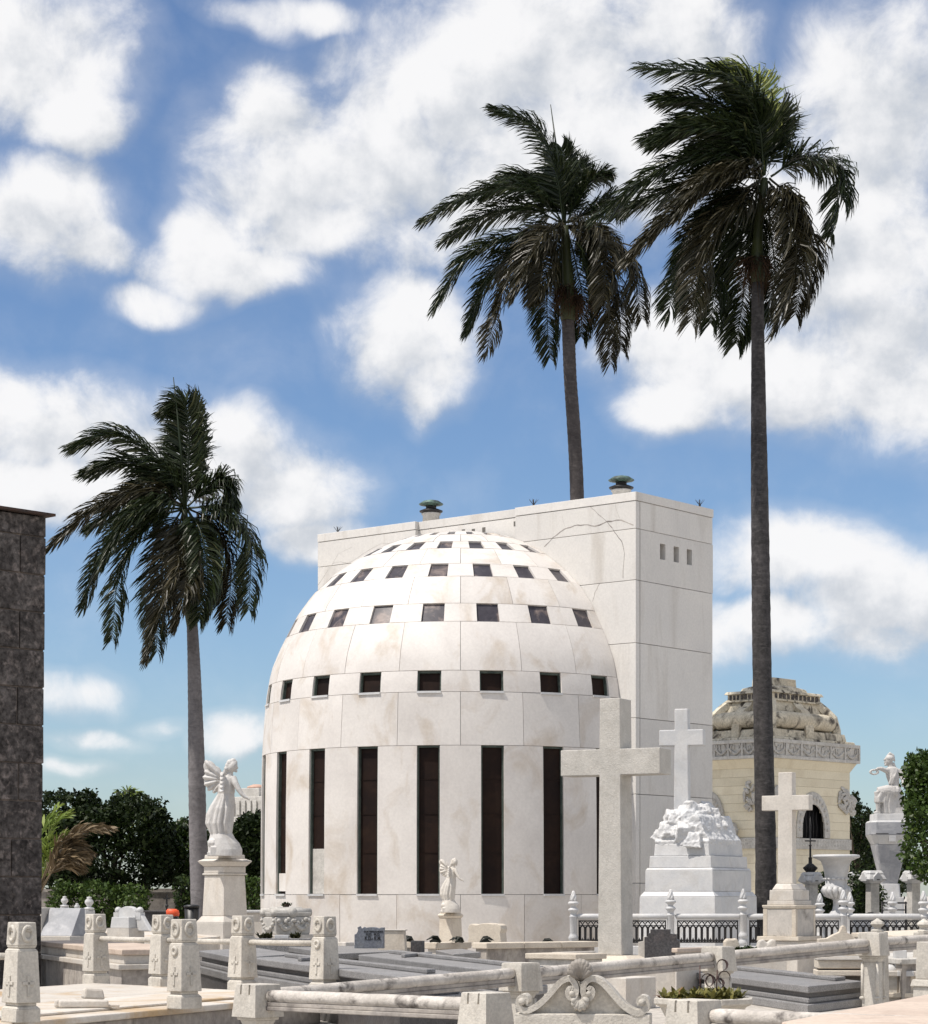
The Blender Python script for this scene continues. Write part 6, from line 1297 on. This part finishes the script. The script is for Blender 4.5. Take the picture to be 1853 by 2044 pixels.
def finial_post(px, yt, Z, lab, sc_=1.0):
    t = thing('finial_post', lab, 'post', (fx(px, Z), Z, 0), R(20), 'white posts with bud finials at the left'); z = zat(yt, Z); k = .11 * sc_
    m = MB(); m.cbox(.22 * sc_, .22 * sc_, .18 * sc_, .18 * sc_, 0, z - 2.3 * k); m.build('shaft', 'white', t, bevel=.01)
    m = MB(); m.lathe([(.5 * k, z - 2.3 * k), (.85 * k, z - 2.2 * k), (.9 * k, z - 1.9 * k), (.4 * k, z - 1.75 * k), (.35 * k, z - 1.6 * k), (.75 * k, z - 1.1 * k), (.72 * k, z - .7 * k), (.35 * k, z - .3 * k), (.45 * k, z - .1 * k), (.1 * k, z)], 16); m.build('bud_finial', 'white', t); return t
finial_post(129, 1789, 52, 'white bud finial nearest the pillar, above the slanted headstone'); finial_post(178, 1790, 49, 'taller white bud finial right of the slanted headstone', 1.15); finial_post(154, 1803, 47, 'small white finial between the two taller ones', .7)
Zl = 45; T = Tier(222, 257, 280, Zl, 35); t = thing('arched_tomb', 'small bright white tomb with an arched back and two knobs', 'grave', (T.c.x, T.c.y, 0), T.rz)
m = MB(); T.box(m, 62, 1853, 56, 1831); m.build('box_body', 'white', t, bevel=.01); m = MB(); T.box(m, 74, 1990, 74, 1853.3, z0=0); m.build('base', 'cream', t)
z0 = T.zc(1834); m = MB(); m.extr([(-.27, z0)] + [(.24 * -math.cos(math.pi * i / 12), z0 + .08 + .16 * math.sin(math.pi * i / 12)) for i in range(13)] + [(.27, z0)], T.d * .1, T.d * .5); m.build('arched_back', 'white', t, bevel=.01)
m = MB(); 
for x in (-.29, .29): m.box(x - .07, x + .07, T.d * .1, T.d * .5, z0 - .02, z0 + .12); m.ball((x, T.d * .3, z0 + .16), .07, 10, 7)
m.build('knob', 'white', t)
m = MB(); m.extr([(.24, z0 - .25), (.62, z0 - .25), (.5, z0 - .1), (.36, z0 + .08), (.24, z0 + .1)], T.d * .12, T.d * .48); m.build('side_scroll', 'white', t, bevel=.02)
t = thing('iron_cross', 'small black iron cross on a thin stake before the stained wall', 'cross', (fx(333, 62), 62, 0)); h = zat(1785, 62); m = MB(); m.box(-.025, .025, -.02, .02, 0, h); m.box(-.09, .09, -.018, .018, h - .14, h - .10); m.ball((0, 0, h - .32), (.05, .05, .05), 8, 6); m.build('stake', 'iron', t)
t = thing('red_tarp', 'orange-red cover draped over something low, left of the shorter palm', 'cover', (fx(345, 58), 58, 0)); m = MB(); m.loft([(zat(1829, 58), .01, 0, .17, .13), (zat(1824, 58), 0, 0, .20, .16, .05), (zat(1818, 58), -.01, 0, .19, .15), (zat(1814.5, 58), -.03, 0, .12, .10)], 18, folds=.04); m.build('cloth', 'red', t); t.scale = (.85, .85, 1); m = MB(); m.box(-.16, .16, -.12, .12, 0, zat(1829.8, 58)); m.build('support', 'black', t)
t = thing('black_bin', 'black bin beside the orange-red cover', 'bin', (fx(383, 57), 57, 0)); m = MB(); m.lathe([(.15, 0), (.18, zat(1812, 57))], 16); m.build('body', 'black', t); m = MB(); m.lathe([(.2, zat(1811.9, 57)), (.2, zat(1808, 57)), (.1, zat(1806, 57))], 16); m.build('lid', 'black', t)
t = thing('dark_urn_row', 'low dark slab tomb behind the arched white tomb', 'grave', (fx(305, 60), 60, 0)); m = MB(); m.box(-.55, .5, -.3, .3, 0, zat(1822, 60)); m.build('body', 'granite_d', t, bevel=.01); m = MB(); m.box(-.6, .55, -.35, .35, zat(1821.8, 60), zat(1818, 60)); m.build('lid', 'granite_d', t, bevel=.01)

# ------------------------------------------------------------------ right middle ground
Zd = 37.5; t = thing('dark_stepped_headstone', 'dark stepped granite headstone right of the tall cross base', 'headstone', V(1320, HOR, Zd).to_tuple()[:2] + (0,), R(-10)); f = lambda x: (1250 + x * .3299 - 1320) * Zd / F
g_ = lambda y: zat(1650 + y * .3299, Zd)
m = MB(); m.extr([(f(a_), g_(b_)) for a_, b_ in ((115, 805), (115, 668), (135, 668), (135, 645), (150, 645), (150, 622), (268, 622), (268, 648), (308, 652), (308, 680), (325, 690), (322, 805))], -.09, .09); m.build('slab', 'granite_d', t, bevel=.006)
m = MB(); m.extr([(f(a_), g_(b_)) for a_, b_ in ((70, 780), (70, 700), (100, 695), (100, 668), (125, 668), (125, 800))], .0925, .22); m.build('back_stone', 'cream', t, bevel=.006); m = MB(); m.box(f(60), f(345), -.2, .25, 0, g_(806)); m.build('base', 'cream', t, bevel=.01)
t = thing('cream_stones', 'rough cream stone cluster with green plants before the white fence post', 'headstone', V(1478, HOR, 41).to_tuple()[:2] + (0,)); f = lambda x: (1250 + x * .3299 - 1478) * 41 / F; g_ = lambda y: zat(1650 + y * .3299, 41)
m = MB(); m.extr([(f(a_), g_(b_)) for a_, b_ in ((590, 760), (590, 700), (605, 680), (640, 682), (668, 678), (680, 700), (700, 760))], -.1, .1); m.build('left_stone', 'beige', t, bevel=.03, rough=.02); m = MB(); m.extr([(f(a_), g_(b_)) for a_, b_ in ((780, 760), (800, 690), (825, 680), (850, 705), (880, 680), (905, 685), (920, 760))], -.1, .1); m.build('right_stone', 'cream', t, bevel=.03, rough=.02); m = MB(); m.box(f(560), f(960), -.25, .25, 0, g_(761)); m.build('base', 'cream', t, bevel=.01)
t2 = thing('grave_plants', 'small green plants between the rough cream stones', 'plant', (t.location.x + f(708), 41 - .1, g_(755))); m = MB(); rosettes(m, .2, 0, 26, .14); m.build('foliage', 'leafm', t2)
Zg_ = 35; t = thing('gabled_tomb', 'pale stone tomb with a scalloped gable and a dark slot, behind the black-spotted rail', 'grave', V(1672, HOR, Zg_).to_tuple()[:2] + (0,), R(-4)); f = lambda x: (1520 + x * .18217 - 1672) * Zg_ / F; g_ = lambda y: zat(1820 + y * .18217, Zg_)
m = MB(); m.extr([(f(a_), g_(b_)) for a_, b_ in ((615, 480), (620, 300), (720, 290), (790, 250), (850, 225), (880, 160), (900, 150), (925, 175), (930, 225), (980, 250), (1060, 330), (1060, 480))], -.1, .16); m.build('gable', 'beige', t, bevel=.01)
m = MB(); m.box(f(610), f(1100), -.16, .5, g_(620), g_(530)); m.build('upper_block', 'beige', t, bevel=.01); m = MB(); m.box(f(600), f(1110), -.22, .5, g_(700), g_(640)); m.build('lower_block', 'beige', t, bevel=.012); m = MB(); m.box(f(640), f(1080), -.10, .45, 0, g_(701)); m.box(f(640), f(1080), -.10, .45, g_(639.5), g_(620.5)); m.build('recess', 'joint', t)
m = MB(); m.box(f(605), f(1105), -.2, .5, g_(529), g_(500)); m.build('cornice', 'cream', t, bevel=.01)
def pawn(px, Z, yt, lab):
    t = thing('bud_post', lab, 'post', (fx(px, Z), Z, 0), R(30), 'posts with faceted bud finials'); z = zat(yt, Z); s = Z / F
    m = MB(); m.lathe([(13 * s, z - 27 * s), (13 * s, z - 23.5 * s), (7 * s, z - 21 * s), (8 * s, z - 18 * s), (14.5 * s, z - 12 * s), (12 * s, z - 7 * s), (5 * s, z - 3 * s), (1 * s, z)], 8, smooth=False); m.build('bud_finial', 'post', t, bevel=.006); m = MB(); m.cbox(34 * s, 34 * s, 30 * s, 30 * s, 0, z - 27.2 * s); m.build('shaft', 'post', t, bevel=.01)
pawn(1752, 33.5, 1833, 'post with a faceted bud finial just behind the tall colonette post'); pawn(1845, 34.5, 1834, 'post with a faceted bud finial at the right edge, before the white rail')
S = Slab('pale_wall_tomb', 'pale stone ledge crossing behind the right-hand rail', 'grave', (1700, 1862), (1800, 1868), (1990, 1858), .95); S.part('ledge', 'beige', 0, S.u, 0, S.v, .87, .95, .012); S.part('wall', 'cream', .04, S.u, .04, S.v, 0, .8695, 0)
Zt = 34; f = lambda x: (1640 + x * .11652 - 1800) * Zt / F; g_ = lambda y: zat(1860 + y * .11652, Zt)
t = thing('box_tomb', 'low box tomb with tan panels carrying a white cross foot, at the right', 'grave', V(1800, HOR, Zt).to_tuple()[:2] + (0,), R(-6))
m = MB(); m.box(f(1040), f(1690), -.2, .7, g_(760), g_(668)); m.build('lid', 'cream', t, bevel=.012); m = MB(); m.box(f(1060), f(1285), -.14, .65, g_(1040), g_(761)); m.build('side_panel', 'frieze', t); m = MB(); m.box(f(1287), f(1670), -.12, .65, g_(1040), g_(761)); m.build('front_panel', 'beige', t); m = MB(); m.box(f(1040), f(1690), -.25, .7, g_(1120), g_(1041)); m.build('plinth', 'beige', t, bevel=.01); m = MB(); m.box(f(1050), f(1680), -.2, .65, 0, g_(1121)); m.build('base', 'cream', t)
m = MB(); m.box(f(1285), f(1560), -.22, .1, g_(758), g_(664)); m.build('white_block', 'white', t, bevel=.01)
t2 = thing('white_cross_foot', 'small bright white pedestal standing on the low box tomb at the right', 'grave marker', (t.location.x + f(1370), Zt + .1, g_(667))); m = MB(); m.cbox(.20, .16, .16, .14, 0, g_(525) - g_(667)); m.build('block', 'white', t2, bevel=.012); m = MB(); m.cbox(.18, .14, .18, .14, g_(525) - g_(667) + .001, g_(320) - g_(667)); m.build('shaft', 'white', t2, bevel=.01); m = MB(); m.ball((-.16, 0, .0), (.15, .12, .09), 12, 8); m.build('shell', 'white', t2)
t = thing('white_bowl', 'bright white rounded stone bowl at the right edge, behind the small rail post', 'bowl', (fx(1832, Zt + .3), Zt + .3, 0)); m = MB(); m.lathe([(.14, zat(1937, Zt)), (.2, zat(1932, Zt)), (.21, zat(1924, Zt)), (.16, zat(1923, Zt))], 20); m.build('bowl', 'white', t); m = MB(); m.cbox(.3, .3, .26, .26, 0, zat(1937.2, Zt)); m.build('stand', 'cream', t)
S = Slab('flat_tomb', 'flat grey tomb ledge crossing behind the tall colonette post', 'grave', (1690, 1905), (1800, 1915), (1960, 1909), .70); S.part('lid', 'frieze', 0, S.u, 0, S.v, .62, .70, .012); S.part('wall', 'old', .05, S.u, .05, S.v, 0, .6195, 0)
t = thing('small_rail_post', 'small stone post at the right edge, rising behind the pinkish slab', 'post', V(1850, HOR, 28.5).to_tuple()[:2] + (0,), R(-40)); m = MB(); m.cbox(.30, .30, .26, .26, zat(1969, 28.5), zat(1955, 28.5)); m.build('cap', 'post', t, bevel=.012); m = MB(); m.cbox(.2, .2, .18, .18, zat(1954.9, 28.5), zat(1880, 28.5)); m.build('shaft', 'post', t, bevel=.01); m = MB(); m.cbox(.26, .26, .24, .24, 0, zat(1969.2, 28.5)); m.build('base', 'post', t, bevel=.01)
S = Slab('pinkish_tomb', 'broad pinkish tomb slab in the bottom right corner', 'grave', (2010, 1955), (1560, 2040), (1840, 2075), .72); S.part('cover_slab', 'pink', 0, S.u, 0, S.v, .62, .72, .014); S.part('wall', 'cream', .06, S.u, .06, S.v, 0, .6195, 0)
# grey stone ledges under the rear rail, centre
S = Slab('grey_ledge_tomb', 'grey-sided pale tomb showing under the rear rail beside the shell', 'grave', (1225, 1952), (1250, 1953), (1310, 1950), .45); S.part('block', 'cream', 0, max(S.u, .8), 0, S.v, 0, .45, .01)
t = thing('pale_step_tomb', 'pale stepped tomb block left of the tall cross foot', 'grave', V(1130, HOR, 36).to_tuple()[:2] + (0,), R(-40)); m = MB(); m.cbox(.9, .7, .9, .7, 0, zat(1914, 36)); m.build('block', 'frieze', t, bevel=.01); m = MB(); m.cbox(1.0, .8, 1.0, .8, zat(1913.9, 36), zat(1903, 36)); m.build('lid', 'beige', t, bevel=.012)
